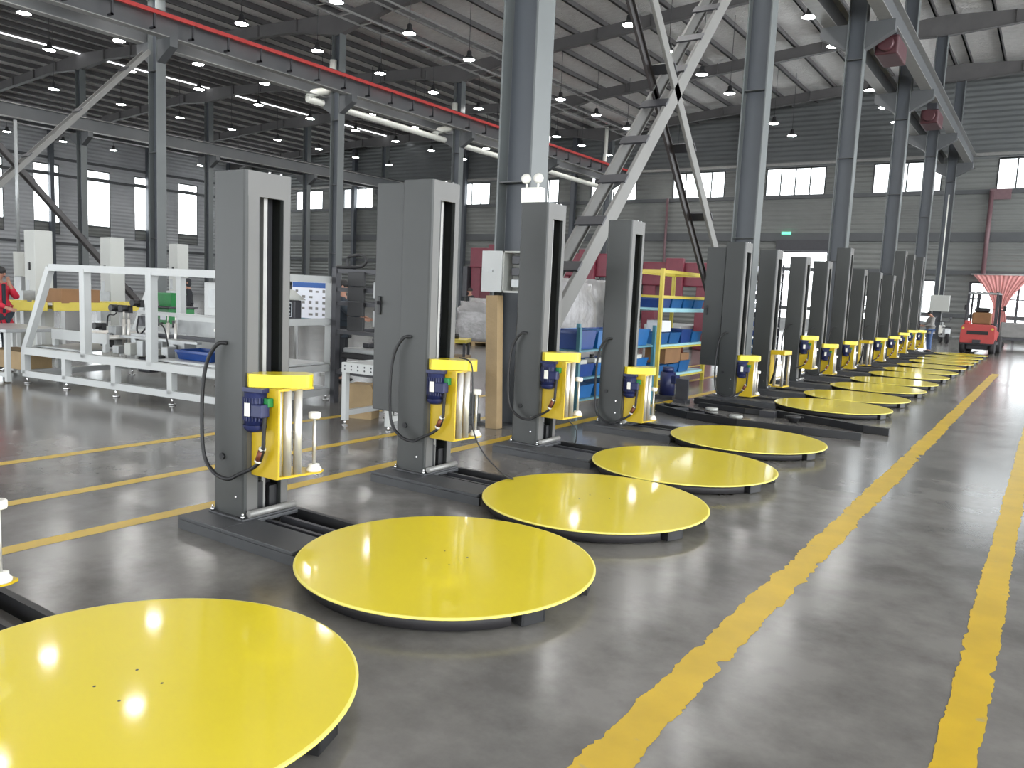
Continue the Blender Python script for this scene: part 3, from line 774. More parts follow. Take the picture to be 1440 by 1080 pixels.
for u, v, w_, h_ in ((.95, .6, .16, .34), (1.55, .5, .3, .28), (1.9, .55, .22, .22), (2.3, .5, .3, .24), (2.85, .9, .3, .3)):
    mb = MB().box(u, u + w_, v, v + .2, z2 + .05, z2 + .05 + h_, .01); mb.cyl((u + w_ / 2, v - .01, z2 + .05 + h_ * .6), (u + w_ / 2, v - .06, z2 + .05 + h_ * .6), .04, n=12)
    mb.build('gearbox', mid_steel, t)
for u, v, z in ((1.0, .45, .85), (1.42, .4, 1.12), (1.62, .4, 1.12), (1.72, .5, 1.2), (1.1, .5, .62), (2.45, .3, .52)):
    MB().cyl((u, v, z), (u, v - .1, z), .045, n=12).box(u - .04, u + .04, v, v + .06, z - .06, z + .04).build('air_valve', black, t)
for u in (1.15, 1.25, 2.05, 2.2, 3.0, 3.2):
    MB().cyl((u, .7, .55), (u, .7, .95), .022, n=10).cyl((u, .7, .95), (u, .7, 1.05), .01, n=8).build('air_cylinder', steel, t)
MB().tube(smooth_pts([(1.6, .6, 1.02), (1.62, .55, .85), (1.72, .52, .78), (1.82, .55, .9), (1.75, .6, 1.03)], 5), .012, 6).build('air_hose', black, t)
for q in range(9): MB().cyl((.2 + .13 * q, .35, .70), (.2 + .13 * q, 1.3, .70), .028, n=10).build('roller', steel, t)
for v in (.33, 1.32): MB().box(.12, 1.32, v - .02, v + .02, .62, .76).build('roller_side', white_paint, t)
for u, v in ((.18, .33), (1.28, .33), (.18, 1.32), (1.28, 1.32)): MB().box(u - .03, u + .03, v - .03, v + .03, z2 + .05, .62).build('roller_leg', white_paint, t)
for q in range(5):
    MB().box(1.45 + .24 * q, 1.57 + .24 * q, .30, .42, z2 + .05, z2 + .16 + .05 * (q % 3), .01).build('sensor_box', cream_paint if q % 2 else mid_steel, t)
MB().box(2.75, 3.6, .95, 1.3, z2 + .07, z2 + .3, .01).build('gear_housing', cream_paint, t)
MB().tube(smooth_pts([(1.0, .55, .85), (1.1, .5, 1.0), (1.3, .45, 1.02), (1.42, .42, 1.1)], 4), .01, 6).build('air_hose', black, t)
MB().tube(smooth_pts([(2.0, .5, .8), (2.1, .45, .95), (2.35, .4, .9), (2.5, .35, .56)], 4), .01, 6).build('air_hose', black, t)
MB().box(1.55, 1.80, .62, .68, .88, 1.02).build('valve_block', dark_steel, t)
MB().box(.9, 1.16, 1.1, 1.4, .16, .38, .02).build('pump_unit', dark_steel, t)
MB().cyl((1.25, 1.25, .27), (1.4, 1.25, .27), .09, n=14).build('pump_motor', dark_steel, t)
# panel head by its right end
pn = MB().box(3.75, 4.02, 1.0, 1.12, 1.10, 1.34, .01).build('operator_panel', dark_steel, t)
MB().box(3.79, 3.98, .992, 1.0, 1.13, 1.31).build('screen', glass_dark, pn)
mb = MB()
for q0, q1, q2, q3 in ((3.79, 3.98, 1.13, 1.137), (3.79, 3.98, 1.303, 1.31), (3.79, 3.797, 1.13, 1.31), (3.973, 3.98, 1.13, 1.31)): mb.box(q0, q1, .986, .992, q2, q3)
for a_ in range(4):
    for b_ in range(3): mb.box(3.81 + .04 * a_, 3.825 + .04 * a_, .988, .992, 1.16 + .045 * b_, 1.175 + .045 * b_)
mb.build('screen_key', paper_white, pn)
MB().lathe([(0, .13), (.05, .125), (.11, .07), (.2, .0), (0, 0)], 20, (3.88, 1.06, 1.345)).build('panel_hood', cream_paint, t)
MB().box(3.45, 3.72, .85, 1.05, .5, .95, .01).cyl((3.58, .85, .78), (3.58, .80, .78), .06, n=14).build('motor_box', mid_steel, t)
mb = MB().box(3.2, 3.62, .3, .36, 1.12, 1.52).build('monitor_frame', white_paint, t)
MB().box(3.27, 3.55, .293, .3, 1.21, 1.44).build('monitor_screen', mid_steel, t)

def bin_mesh(w, d, h, taper=.03):
    mb = MB(); tk = .012
    o = [(-w / 2 + taper, -d / 2 + taper), (w / 2 - taper, -d / 2 + taper), (w / 2 - taper, d / 2 - taper), (-w / 2 + taper, d / 2 - taper)]
    tp = [(-w / 2, -d / 2), (w / 2, -d / 2), (w / 2, d / 2), (-w / 2, d / 2)]
    vb = [mb.bm.verts.new((x, y, 0)) for x, y in o]; vt = [mb.bm.verts.new((x, y, h)) for x, y in tp]
    it = [mb.bm.verts.new((x * (1 - 2 * tk / w), y * (1 - 2 * tk / d), h)) for x, y in tp]; ib = [mb.bm.verts.new((x * (1 - 2 * tk / w), y * (1 - 2 * tk / d), tk)) for x, y in o]
    mb._f(vb[::-1]); mb._f(ib)
    for k in range(4):
        j = (k + 1) % 4
        mb._f([vb[k], vb[j], vt[j], vt[k]]); mb._f([vt[k], vt[j], it[j], it[k]]); mb._f([it[k], it[j], ib[j], ib[k]])
    for z in (h - .02,): 
        mb.box(-w / 2 - .008, w / 2 + .008, -d / 2 - .008, -d / 2 + .002, z - .01, z + .02); mb.box(-w / 2 - .008, w / 2 + .008, d / 2 - .002, d / 2 + .008, z - .01, z + .02)
    return mb
FR = Matrix.Translation((-11.82, 5.37, 0)) @ Matrix.Rotation(R(6.5), 4, 'Z')
def fr(u, v, z): return FR @ Vector((u, v, z))
tag(bin_mesh(.62, .4, .12).build('parts_tray', deep_blue, None, fr(3.05, .45, .54), (0, 0, R(6.5))), 'blue plastic tray lying on the deck of the white frame', 'tray')
tag(bin_mesh(.3, .26, .42).build('parts_bin', white_plastic, None, fr(3.62, .35, .54), (0, 0, R(6.5))), 'tall white plastic tub at right on the white frame deck', 'bin')
tag(bin_mesh(.42, .35, .26).build('parts_bin', green_plastic, None, (-14.52, 9.35, .98), (0, 0, .1)), 'small green bin standing above the green cabinet behind frame', 'bin')
t = thing('green_cabinet', 'green cabinet on a low white stand behind the white frame', 'cabinet', (-14.62, 9.35, 0), .1)
B(-.4, .4, -.3, .3, .45, .95, .02).build('body', green_plastic, t); B(-.45, .45, -.34, .34, .95, .98).build('top', dark_steel, t)
B(.15, .3, -.31, -.3, .72, .86).build('label_plate', paper_white, t); MB().cyl((.2, -.3, .62), (.2, -.34, .62), .05, n=12).build('knob', black, t)
for x in (-.35, .35):
    for y in (-.25, .25): B(x - .03, x + .03, y - .03, y + .03, 0, .45).build('leg', white_paint, t)

# desk at the far left
t = thing('work_desk', 'white framed desk with grey top at the left edge', 'desk', (-12.46, 5.52, 0), R(4))
B(-.75, .55, -.4, .4, .70, .75, .006).build('desk_top', mid_steel, t)
for x in (-.7, .5):
    for y in (-.36, .36): B(x - .03, x + .03, y - .03, y + .03, .02, .70).build('leg', white_paint, t)
for y in (-.36, .36): B(-.7, .5, y - .025, y + .025, .08, .14).build('stretcher', white_paint, t)
tag(B(-.55, .38, -.2, .2, 0, .26, .004).build('plywood_box', wood, None, (-12.5, 5.66, .14), (0, 0, R(4))), 'light plywood box resting on the desk stretchers', 'box')

# ------------------------------------------------------------------ behind the frame, left
for k, (x, y, h, lab) in enumerate(((-15.45, 7.3, 2.29, 'white tall machine mast with a black switch, leftmost of three'), (-16.37, 9.2, 2.31, 'white tall machine mast, middle of three behind the white frame'), (-18.7, 12.25, 2.39, 'white tall machine mast, rightmost of three behind the frame'))):
    t = thing('white_mast', lab, 'machine', (x, y, 0))
    B(-.19, .19, -.16, .16, 0.05, h, .012).build('housing', cream_paint, t)
    B(-.48, .48, -.35, .35, 0, .05).build('base_plate', cream_paint, t)
    sw = B(-.02, .03, -.185, -.16, h - .72, h - .58, .004).build('switch', black, t)
    B(-.14, -.02, -.163, -.16, h - 1.15, h - .9).build('rating_plate', mid_steel, t)
    B(.02, .17, -.36, -.16, .6, 1.2).build('carriage', mid_steel, t)
for k, (y0, y1, lab) in enumerate(((5.4, 6.75, 'yellow sided roller conveyor at the left edge behind the worker'), (6.85, 8.6, 'yellow sided roller conveyor seen through the white frame'))):
    t = thing('roller_conveyor', lab, 'conveyor', (-14.05, y0, 0), 0)
    L = y1 - y0
    for x in (0, -.7): B(x - .03, x + .03, 0, L, .90, 1.05, .005).build('side_beam', rack_yellow, t)
    m_ = int(L / .14)
    for q in range(m_): MB().cyl((-.68, .1 + q * .14, 1.0), (-.02, .1 + q * .14, 1.0), .03, n=8).build('roller', steel, t)
    for y in (.15, L - .15):
        for x in (0, -.7): B(x - .03, x + .03, y - .03, y + .03, 0, .90).build('leg', white_paint, t)
tag(B(-.32, .32, -.34, .34, 0, .24, .003).build('carton', carton, None, (-14.35, 7.3, 1.032), (0, 0, .05)), 'brown carton lying on the yellow conveyor', 'carton')
t = thing('machine_bench', 'long grey machine bench behind the white frame, at left', 'bench', (-11.9, 8.35, 0), .1)
B(-1.7, 1.5, -.35, .35, .56, .70, .01).build('bench_bed', mid_steel, t)
B(-1.7, 1.5, -.28, .28, .2, .56).build('skirt_panel', white_paint, t)
for x in (-1.5, -.1, 1.3):
    for y in (-.25, .25): B(x - .05, x + .05, y - .05, y + .05, 0, .2).build('leg', white_paint, t)
for q in range(7): MB().cyl((-1.5 + .45 * q, -.2, .70), (-1.5 + .45 * q, -.2, .82), .04, n=10).build('clamp', dark_steel, t)
t = thing('lift_column', 'white slim lifting column with hose left of the leftmost white mast', 'machine', (-16.2, 7.3, 0))
MB().cyl((0, 0, 0), (0, 0, 1.9), .09, n=14).build('tube', cream_paint, t); MB().cyl((0, 0, 1.9), (0, 0, 4.3), .03, n=10).build('air_pipe', mid_steel, t)
B(.05, .3, -.12, .05, 1.1, 1.45, .02).build('valve_head', mid_steel, t); B(-.25, .25, -.25, .25, 0, .05).build('foot', mid_steel, t)
t = thing('notice_board', 'white notice board with blue header and rows of small prints', 'notice board', (-10.75, 9.6, 0), R(8))
B(-.44, .44, 0, .03, .84, 1.60).build('board', paper_white, t)
B(-.43, .43, -.004, 0, 1.48, 1.57).build('header_strip', paper_blue, t); B(-.42, .42, -.004, 0, .86, .95).build('footer_strip', teal_paint, t)
mb = MB()
for i in range(5):
    for j in range(5):
        if random.random() < .8: mb.box(-.36 + .15 * i, -.36 + .15 * i + random.uniform(.05, .09), -.005, 0, 1.0 + .1 * j, 1.0 + .1 * j + random.uniform(.03, .06))
mb.build('print', cloth_grey, t)
for x in (-.38, .38): MB().bar((x, .05, 0), (x, .04, 1.6), .04, .04).bar((x, -.2, .02), (x, .3, .02), .04, .04).build('stand_leg', white_paint, t)

# dark equipment rack with hanging panels, cable chain on top
t = thing('equipment_rack', 'dark steel frame with stacked black panels and a cable chain loop', 'rack', (-7.82, 7.4, 0), R(0))
W_, D_ = 1.0, .8
for x in (0, W_):
    for y in (0, D_): B(x - .04, x + .04, y - .04, y + .04, 0, 1.78).build('post', dark_steel, t)
for z in (.42, .95, 1.32, 1.5, 1.74):
    for y in (0, D_): B(0, W_, y - .025, y + .025, z - .025, z + .025).build('rail', dark_steel, t)
    for x in (0, W_): B(x - .025, x + .025, 0, D_, z - .025, z + .025).build('rail', dark_steel, t)
for k in range(4): B(.28, .56, -.07, -.03, .98 + .19 * k, .98 + .19 * k + .18, .006).build('panel', black, t)
for k in range(2): B(.72, .92, -.06, -.03, 1.05 + .36 * k, 1.05 + .36 * k + .2, .006).build('control_box', mid_steel, t)
MB().tube(smooth_pts([(.0, .0, 1.79), (.2, .0, 1.79), (.42, .0, 1.80), (.5, 0, 1.83), (.53, 0, 1.88), (.49, 0, 1.93), (.4, 0, 1.95), (.22, 0, 1.92), (.2, 0, 1.88), (.2, 0, 1.79)], 5), .02, 8).build('cable_chain', black, t)
B(.1, .95, .05, .7, .68, .74, .01).build('conveyor_bed', mid_steel, t); B(.08, .97, .03, .72, .60, .68, .02).build('conveyor_belt', black, t)
MB().cyl((.6, .2, .74), (.6, .2, .95), .02, n=8).box(.5, .7, .17, .23, .85, .88).build('clamp', dark_steel, t)
for q in range(3): B(.2 + .25 * q, .32 + .25 * q, .3, .45, .74, .80, .01).build('fixture', dark_steel, t)

# white perforated table and wooden block
t = thing('perforated_table', 'white steel table with perforated rim in front of black rack', 'table', (-6.48, 6.3, 0), R(4))
def rim(p0, p1):
    mb = MB().bar(p0, p1, .015, .11); mb.mat(1)
    d = Vector(p1) - Vector(p0); L = d.length; m_ = int(L / .09); nrm = Vector((d.y, -d.x, 0)).normalized()
    for k in range(m_):
        for dz in (-.02, .02):
            c = Vector(p0) + d * ((k + .5) / m_) + Vector((0, 0, dz)); mb.cyl(c - nrm * .0085, c + nrm * .0085, .011, n=8)
    mb.build('perforated_rim', [white_paint, dark_steel], t)
rim((-.03, -.03, .655), (1.0, -.03, .655)); rim((-.03, -.03, .655), (-.03, .75, .655)); rim((1.0, -.03, .655), (1.0, .75, .655)); rim((-.03, .75, .655), (1.0, .75, .655))
B(-.02, .99, -.02, .74, .69, .705).build('table_top', white_paint, t)
for x, y in ((0, 0), (0, .72), (.62, 0), (.62, .72)):
    B(x - .03, x + .03, y - .03, y + .03, .06, .60).build('leg', white_paint, t)
    MB().cyl((x, y, 0), (x, y, .012), .035, n=12).cyl((x, y, .012), (x, y, .06), .012, n=8).build('foot', zinc, t)
for x in (0, .62): B(x - .025, x + .025, 0, .72, .11, .17).build('stretcher', white_paint, t)
B(0, .62, .70, .74, .11, .17).build('stretcher', white_paint, t)
MB().prism([(-.16, 0), (.16, 0), (.17, .36), (.14, .41), (-.14, .41), (-.165, .36)], -.11, .11, 'y').build('wood_block', wood, None, (-6.72, 6.82, 0), (0, 0, R(20)))
tag(bpy.data.objects['wood_block'], 'squared block of raw wood under the white perforated table', 'wood block')

# nearest aisle column: open electrical box, leaning timber, grey bin
t = thing('electrical_box', 'white electrical box with an open door on the nearest aisle column', 'electrical box', (-5.14, 7.48, 1.56))
MB().box(-.02, .42, .08, .10, 0, .46).box(-.02, .0, -.10, .10, 0, .46).box(.40, .42, -.10, .10, 0, .46).box(-.02, .42, -.10, .10, 0, .02).box(-.02, .42, -.10, .10, .44, .46).build('box', cream_paint, t)
dr = B(-.30, -.02, -.115, -.10, 0, .46, .004).build('door', white_paint, t); B(-.2, -.14, -.13, -.115, .22, .25).build('latch', mid_steel, dr)
for k in range(3): B(.06, .34, -.04, .07, .06 + .13 * k, .15 + .13 * k, .005).build('breaker_row', dark_steel if k else mid_steel, t)
t2 = tag(MB().bar((-5.22, 7.42, .0), (-5.30, 7.44, 1.52), .11, .16, (1, 0, 0)).build('timber', wood), 'raw timber post leaning at the nearest aisle column', 'timber')
tag(B(-.26, .12, -.2, .2, .11, .36, .01).box(-.28, .14, -.22, .22, .0, .11).build('steel_box', M('box_grey', rgb(120, 124, 126), .5), None, (-5.70, 7.40, 0)), 'low grey steel box at foot of the nearest column', 'box')
t = thing('jug', 'white plastic jug with blue base on the grey steel box', 'jug', (-5.83, 7.36, .36))
MB().lathe([(0, 0), (.085, 0), (.09, .02), (.09, .10), (.085, .11)], 18).build('base', deep_blue, t); MB().lathe([(.085, .11), (.08, .17), (.05, .23), (.025, .25), (.025, .28), (0, .28)], 18).build('body', white_plastic, t)
MB().tube(smooth_pts([(-.06, 0, .19), (-.1, 0, .25), (-.06, 0, .29), (-.02, 0, .27)], 4), .01, 6).build('handle', white_plastic, t)
for i, (x, mm, lab) in enumerate(((-5.68, purple, 'purple spray can on the grey steel box'), (-5.61, white_plastic, 'white spray bottle beside the purple can'))):
    t = thing('spray_can', lab, 'spray can', (x, 7.34, .36))
    MB().lathe([(0, 0), (.032, 0), (.033, .005), (.033, .19), (.022, .215)], 16).build('body', mm, t); MB().lathe([(.02, .215), (.02, .25), (.012, .262), (0, .262)], 12).build('cap', white_plastic, t)
t = thing('emergency_light', 'white twin-head emergency light on the nearest aisle column', 'emergency light', (-4.90, 7.53, 2.55))
B(-.13, .13, -.05, .05, 0, .17, .012).build('box', white_plastic, t)
for s in (-1, 1):
    MB().cyl((s * .075, -.02, .17), (s * .075, -.02, .21), .012, n=8).build('neck', white_plastic, t)
    MB().lathe([(0, -.03), (.03, -.03), (.055, .0), (.055, .03), (0, .034)], 18).build('lamp_head', white_plastic, t, (s * .08, -.02, .26), (R(70), 0, R(15)))

# ------------------------------------------------------------------ racks behind the row
def put_bin(x, y, z, w, d, h, m_, lab, rz=0, grp=None):
    return tag(bin_mesh(w, d, h).build('parts_bin', m_, None, (x, y, z), (0, 0, rz)), lab, 'bin', grp)
t = thing('teal_rack', 'teal steel shelving rack with blue bins behind the fourth and fifth wrappers', 'rack', (-5.62, 8.85, 0))
TW, TL = .66, 2.3
for x in (0, TW):
    for y in (0, TL / 2, TL): B(x - .025, x + .025, y - .025, y + .025, 0, 1.16).build('post', teal_paint, t)
TZ = (.22, .50, .86, 1.0)
for z in (.20, .48, .84): B(0, TW, 0, TL, z, z + .025).build('shelf', teal_paint, t)
k = 0
for z, mm in ((.505, deep_blue), (.865, deep_blue), (.225, blue_plastic)):
    for j in range(4):
        k += 1
        put_bin(-5.28, 9.14 + .56 * j, z, .56, .50, .17 if z < .6 else .24, mm if j % 2 == 0 else blue_plastic, 'blue bin on the %s shelf of the teal rack, %s from the near end' % ({.505: 'middle', .865: 'top', .225: 'bottom'}[z], ordn[j].replace('nearest', 'first')))
for j in range(5):
    tt_ = thing('fitting', 'cream metal fitting on the middle shelf bins of the teal rack, %s from near end' % ORD[j], 'fitting', (-5.05, 9.05 + .42 * j, .675), 0, 'metal fittings on the teal rack')
    MB().box(-.1, .06, -.1, .1, 0, .06, .01).build('body', cream_paint, tt_); MB().cyl((-.02, -.05, .06), (-.02, -.05, .11), .035, n=12).build('boss', black, tt_)

t = thing('yellow_rack', 'yellow post shelving rack with blue bins and cartons before the second column', 'rack', (-6.35, 12.85, 0))
YW, YL = .72, 2.2
for x in (0, YW):
    for y in (0, YL): B(x - .03, x + .03, y - .03, y + .03, 0, 2.08).build('post', rack_yellow, t)
for x in (0, YW): B(x - .025, x + .025, 0, YL, 2.0, 2.06).build('top_rail', rack_yellow, t); B(x - .02, x + .02, 0, YL, 1.57, 1.62).build('top_rail', rack_yellow, t)
for y in (0, YL): B(0, YW, y - .02, y + .02, 2.0, 2.06).build('end_rail', rack_yellow, t)
for z in (.18, .72, 1.36):
    B(0, YW, 0, YL, z, z + .04).build('shelf', shelf_pale, t)
    for x in (0, YW): B(x - .028, x + .028, 0, YL, z - .03, z + .0).build('shelf_beam', shelf_pale if z > 1 else rack_yellow, t)
for z, h, nm in ((1.402, .17, 'top'), (.762, .2, 'middle'), (.222, .17, 'bottom')):
    for j in range(4 if z > .5 else 3):
        put_bin(-5.95, 13.13 + .53 * j, z, .58, .49, h * (1.25 if (j == 2 and z < 1) else 1), (blue_plastic, deep_blue)[(j == 0 and z > 1) or (j == 2 and .5 < z < 1)], 'blue bin on the %s shelf of the yellow rack, %s from the near end' % (nm, ordn[j].replace('nearest', 'first')))
tag(B(-.2, .2, -.35, .35, 0, .34, .004).build('carton', carton, None, (-5.88, 13.65, .405)), 'brown carton on bins of the yellow rack bottom shelf, near end', 'carton')
tag(B(-.16, .16, -.2, .2, 0, .16, .004).build('carton', carton, None, (-5.85, 14.25, .405)), 'small brown carton on bins of the yellow rack, far end', 'carton')
tag(B(-.15, .15, -.2, .2, 0, .2, .004).build('white_box', paper_white, None, (-5.95, 13.55, .97)), 'white box standing in the middle shelf bins of the yellow rack', 'box')
tag(MB().lathe([(0, 0), (.10, 0), (.10, .16), (.08, .2), (.0, .2)], 14).build('roll', copper, None, (-5.80, 14.15, .57)), 'brown rolled part on top of the small carton', 'roll')
t = thing('pump_motor', 'dark blue electric pump motor standing at the foot of the yellow rack', 'motor', (-4.95, 11.75, 0))
MB().cyl((0, 0, .06), (0, 0, .42), .12, n=18).cyl((0, 0, .42), (0, 0, .5), .09, n=14).build('motor_body', motor_blue, t); B(-.16, .16, -.16, .16, 0, .06).build('foot_plate', dark_steel, t); B(.05, .17, -.08, .08, .25, .38, .01).build('terminal_box', motor_blue, t)
t = thing('steel_bracket', 'dark steel bracket beside the blue pump motor on the floor', 'bracket', (-4.6, 11.5, 0))
B(-.1, .1, -.1, .1, 0, .04).build('foot', dark_steel, t); B(-.1, .1, -.02, .02, .04, .36).build('upright', dark_steel, t)

# film wrapped pallets
def pallet(x, y, w, d, h, lab, mm=film, rz=0):
    t = thing('wrapped_pallet', lab, 'pallet', (x, y, 0), rz)
    pl = MB()
    for k in range(5): pl.box(-w / 2, w / 2, -d / 2 + k * (d - .1) / 4, -d / 2 + k * (d - .1) / 4 + .1, .10, .125)
    for k in range(3): pl.box(-w / 2 + k * (w - .1) / 2, -w / 2 + k * (w - .1) / 2 + .1, -d / 2, d / 2, 0, .10)
    pl.build('pallet_deck', wood, t)
    mb = MB(); nz, na = 10, 28; rings = []
    for i in range(nz + 1):
        z = .125 + (h - .125) * i / nz; ring = []
        for k in range(na):
            a = 2 * math.pi * k / na; c, s_ = math.cos(a), math.sin(a); q = max(abs(c), abs(s_)) ** .8
            j = 1 + random.uniform(-.025, .02); tp = 1 if i < nz - 1 else .86
            ring.append(mb.bm.verts.new((w / 2 * c / q * j * tp, d / 2 * s_ / q * j * tp, z + random.uniform(-.02, .02))))
        rings.append(ring)
    for A, B_ in zip(rings, rings[1:]):
        for k in range(na): mb._f([A[k], A[(k + 1) % na], B_[(k + 1) % na], B_[k]], True)
    mb._f(rings[-1]); mb._f(rings[0][::-1]); mb.build('film_wrap', mm, t)
    return t
pallet(-7.45, 13.4, 1.0, 1.3, 1.85, 'taller load wrapped in grey film, left of the yellow rack and further back')
pallet(-6.75, 11.35, .9, 1.2, 1.75, 'tall load wrapped in grey film standing behind the teal rack')
pallet(-13.5, 18.4, 1.3, 1.1, 1.22, 'film wrapped pallet in the distance right of the dark figure', rz=.2)
pallet(-14.9, 20.6, 1.2, 1.1, 1.3, 'film wrapped pallet in the distance behind the third wrapper', rz=.1)
t = thing('pallet_truck', 'black pallet truck handle by the dark standing figure', 'pallet truck', (-16.9, 22.6, 0), .4)
MB().tube(smooth_pts([(0, 0, .15), (.05, 0, .6), (.0, 0, 1.0), (-.1, 0, 1.2)], 4), .03, 8).build('handle', black, t); MB().cyl((-.12, -.15, 1.2), (-.12, .15, 1.2), .025, n=8).build('grip', black, t)
B(-.1, 1.1, -.27, -.1, .05, .12).build('fork', dark_steel, t); B(-.1, 1.1, .1, .27, .05, .12).build('fork', dark_steel, t); MB().cyl((0, -.06, .1), (0, .06, .1), .1, n=14).build('wheel', black, t)
t = thing('low_trolley', 'low trolley with yellow top and dark machine parts far behind third wrapper', 'trolley', (-10.4, 12.9, 0), .5)
B(-.5, .5, -.35, .35, .48, .55).build('top', rack_yellow, t); B(-.5, .5, -.35, .35, .15, .2).build('lower_shelf', wood, t)
for x in (-.45, .45):
    for y in (-.3, .3): B(x - .025, x + .025, y - .025, y + .025, .0, .48).build('leg', dark_steel, t)
MB().cyl((-.2, 0, .55), (-.2, 0, .66), .09, n=12).cyl((.2, 0, .55), (.2, 0, .66), .09, n=12).build('part', black, t)

# maroon gantry machines far behind
def gantry(x, y, w, h, lab):
    t = thing('gantry_machine', lab, 'machine', (x, y, 0))
    for s in (-1, 1): B(s * w / 2 - .22, s * w / 2 + .22, -.35, .35, 0, h - .3, .03).build('column', maroon, t)
    B(-w / 2 - .25, w / 2 + .25, -.4, .4, h - .75, h, .04).build('cross_beam', maroon, t)
    B(-.3, .3, -.55, -.4, h - 1.3, h + .12, .03).build('spindle_head', maroon, t)
    B(-w / 2 + .3, w / 2 - .3, -1.2, 1.2, 0, .75, .03).build('table_bed', mid_steel, t)
    B(-w / 2 - .5, -w / 2 - .28, -.5, -.2, h - 1.9, h - .7, .02).build('control_pendant', dark_steel, t)
    return t
gantry(-17.5, 25.0, 2.0, 3.15, 'maroon gantry machine in the distance left of the nearest column')
gantry(-12.7, 23.4, 1.9, 2.9, 'maroon gantry machine in the distance behind light brace foot')
gantry(-10.0, 24.2, 1.8, 2.7, 'maroon gantry machine in the distance above the yellow rack')

# dismantled base frames on the floor in the gap
def bent(pts, w, h, name, parent): 
    mb = MB()
    for a, b_ in zip(pts, pts[1:]): mb.bar(a, b_, w, h)
    return mb.build(name, black, parent)
t = thing('spare_base_frame', 'dismantled black base frame on the floor, nearer of two, end pointing right', 'frame', (0, 0, 0))
bent([(-4.5, 10.35, .05), (-3.9, 10.0, .05), (-3.2, 9.9, .05), (-2.4, 9.95, .05), (-1.75, 10.05, .05)], .05, .09, 'frame_rail', t)
bent([(-4.5, 10.6, .05), (-4.1, 10.45, .05), (-3.7, 10.2, .05), (-3.4, 10.0, .05)], .04, .08, 'frame_rail', t)
for a, b_ in (((-4.25, 10.2, .05), (-4.0, 10.45, .05)), ((-3.95, 10.02, .05), (-3.72, 10.25, .05)), ((-4.5, 10.35, .05), (-4.5, 10.6, .05))): MB().bar(a, b_, .04, .07).build('cross_bar', dark_steel, t)
t = thing('spare_base_frame', 'dismantled black base frame on the floor, further of two, beside the wrapper', 'frame', (0, 0, 0))
bent([(-4.4, 11.55, .05), (-3.7, 11.4, .05), (-3.0, 11.15, .05), (-2.3, 10.95, .05), (-1.85, 10.75, .05), (-1.55, 10.72, .05)], .06, .09, 'frame_rail', t)
bent([(-4.2, 11.2, .04), (-3.5, 11.15, .04), (-3.1, 11.2, .04)], .04, .07, 'frame_rail', t)
B(-3.25, -3.05, 11.0, 11.22, .0, .09).build('socket', dark_steel, t)
for k, (x, y, lab) in enumerate(((-3.95, 11.05, 'cream plate lying on the floor in the gap, furthest left'), (-3.45, 10.62, 'round cream plate on the floor in the gap, middle one'), (-3.72, 10.3, 'cream plate on the floor in the gap, nearest'))):
    tag(MB().lathe([(0, 0), (.08, 0), (.09, .01), (.09, .035), (.08, .04), (0, .04)], 18).build('spare_plate', cream_paint, None, (x, y, 0)), lab, 'plate')
t = thing('steel_clamp', 'small black clamp lying on the open floor in the gap', 'clamp', (-2.75, 10.85, 0))
MB().lathe([(0, 0), (.05, 0), (.06, .02), (.1, .07), (.1, .09), (0, .09)], 14).build('body', black, t); MB().bar((-.12, 0, .075), (.12, .03, .08), .03, .02).build('lever', black, t)
t = thing('parts_heap', 'small heap of steel plates on the floor before the first wrapper after gap', 'plates', (-4.35, 12.0, 0))
for k in range(3): B(-.22 + .05 * k, .15 + .03 * k, -.12, .12, .02 * k, .02 * k + .018).build('plate', dark_steel if k else cream_paint, t)

# ------------------------------------------------------------------ far end: door, stacks, forklift, curtain
for i, (x0, x1, zt_) in enumerate(DOOR_END):
    d = MB()
    for x in (x0, x1): d.box(x - .06, x + .06, YE - .04, YE + .1, 0, zt_ + .06)
    d.box(x0 - .06, x1 + .06, YE - .04, YE + .1, zt_, zt_ + .08)
    o = structure(d.build('door_%d' % (i + 1), dark_steel))
    if i == 0:
        B(x0, x1, YE + .02, YE + .04, 0.0, .7).build('door_panel', mid_steel, o)
        B(x0 - .2, x1 + .2, YE - .3, YE - .02, zt_ + .08, zt_ + .75).build('shutter_box', dark_steel, o)
        B(x0, x1, YE + .02, YE + .03, .7, zt_).build('pane', pane_m, o)
    else:
        B(x0, x1, YE + .04, YE + .05, .9, zt_).build('pane', pane_m, o); B(x0, x1, YE + .02, YE + .06, 0, .9).build('door_panel', clad_m, o)
        B(x0, x1, YE + .02, YE + .06, 2.25 if zt_ > 2.5 else 1.6, (2.25 if zt_ > 2.5 else 1.6) + .07).build('transom', dark_steel, o)
        if x1 - x0 > 1: B((x0 + x1) / 2 + .5, (x0 + x1) / 2 + .62, YE + .01, YE + .06, 0, zt_).build('mullion', dark_steel, o)
tag(B(-.28, .28, -.04, .04, 0, .16).build('exit_sign', green_glow, None, (-14.1, YE - .25, 5.75)), 'small green lit exit sign on the end wall above doorway', 'sign')
t = thing('tray_tower', 'tall shelf tower of dark and pale trays between two wrapper masts', 'shelf', (-5.65, 18.6, 0))
for x in (-.35, .35):
    for y in (-.3, .3): B(x - .02, x + .02, y - .02, y + .02, 0, 2.45).build('post', dark_steel, t)
for k in range(11):
    z = .15 + .21 * k
    B(-.37, .37, -.32, .32, z, z + .02).build('shelf', mid_steel, t)
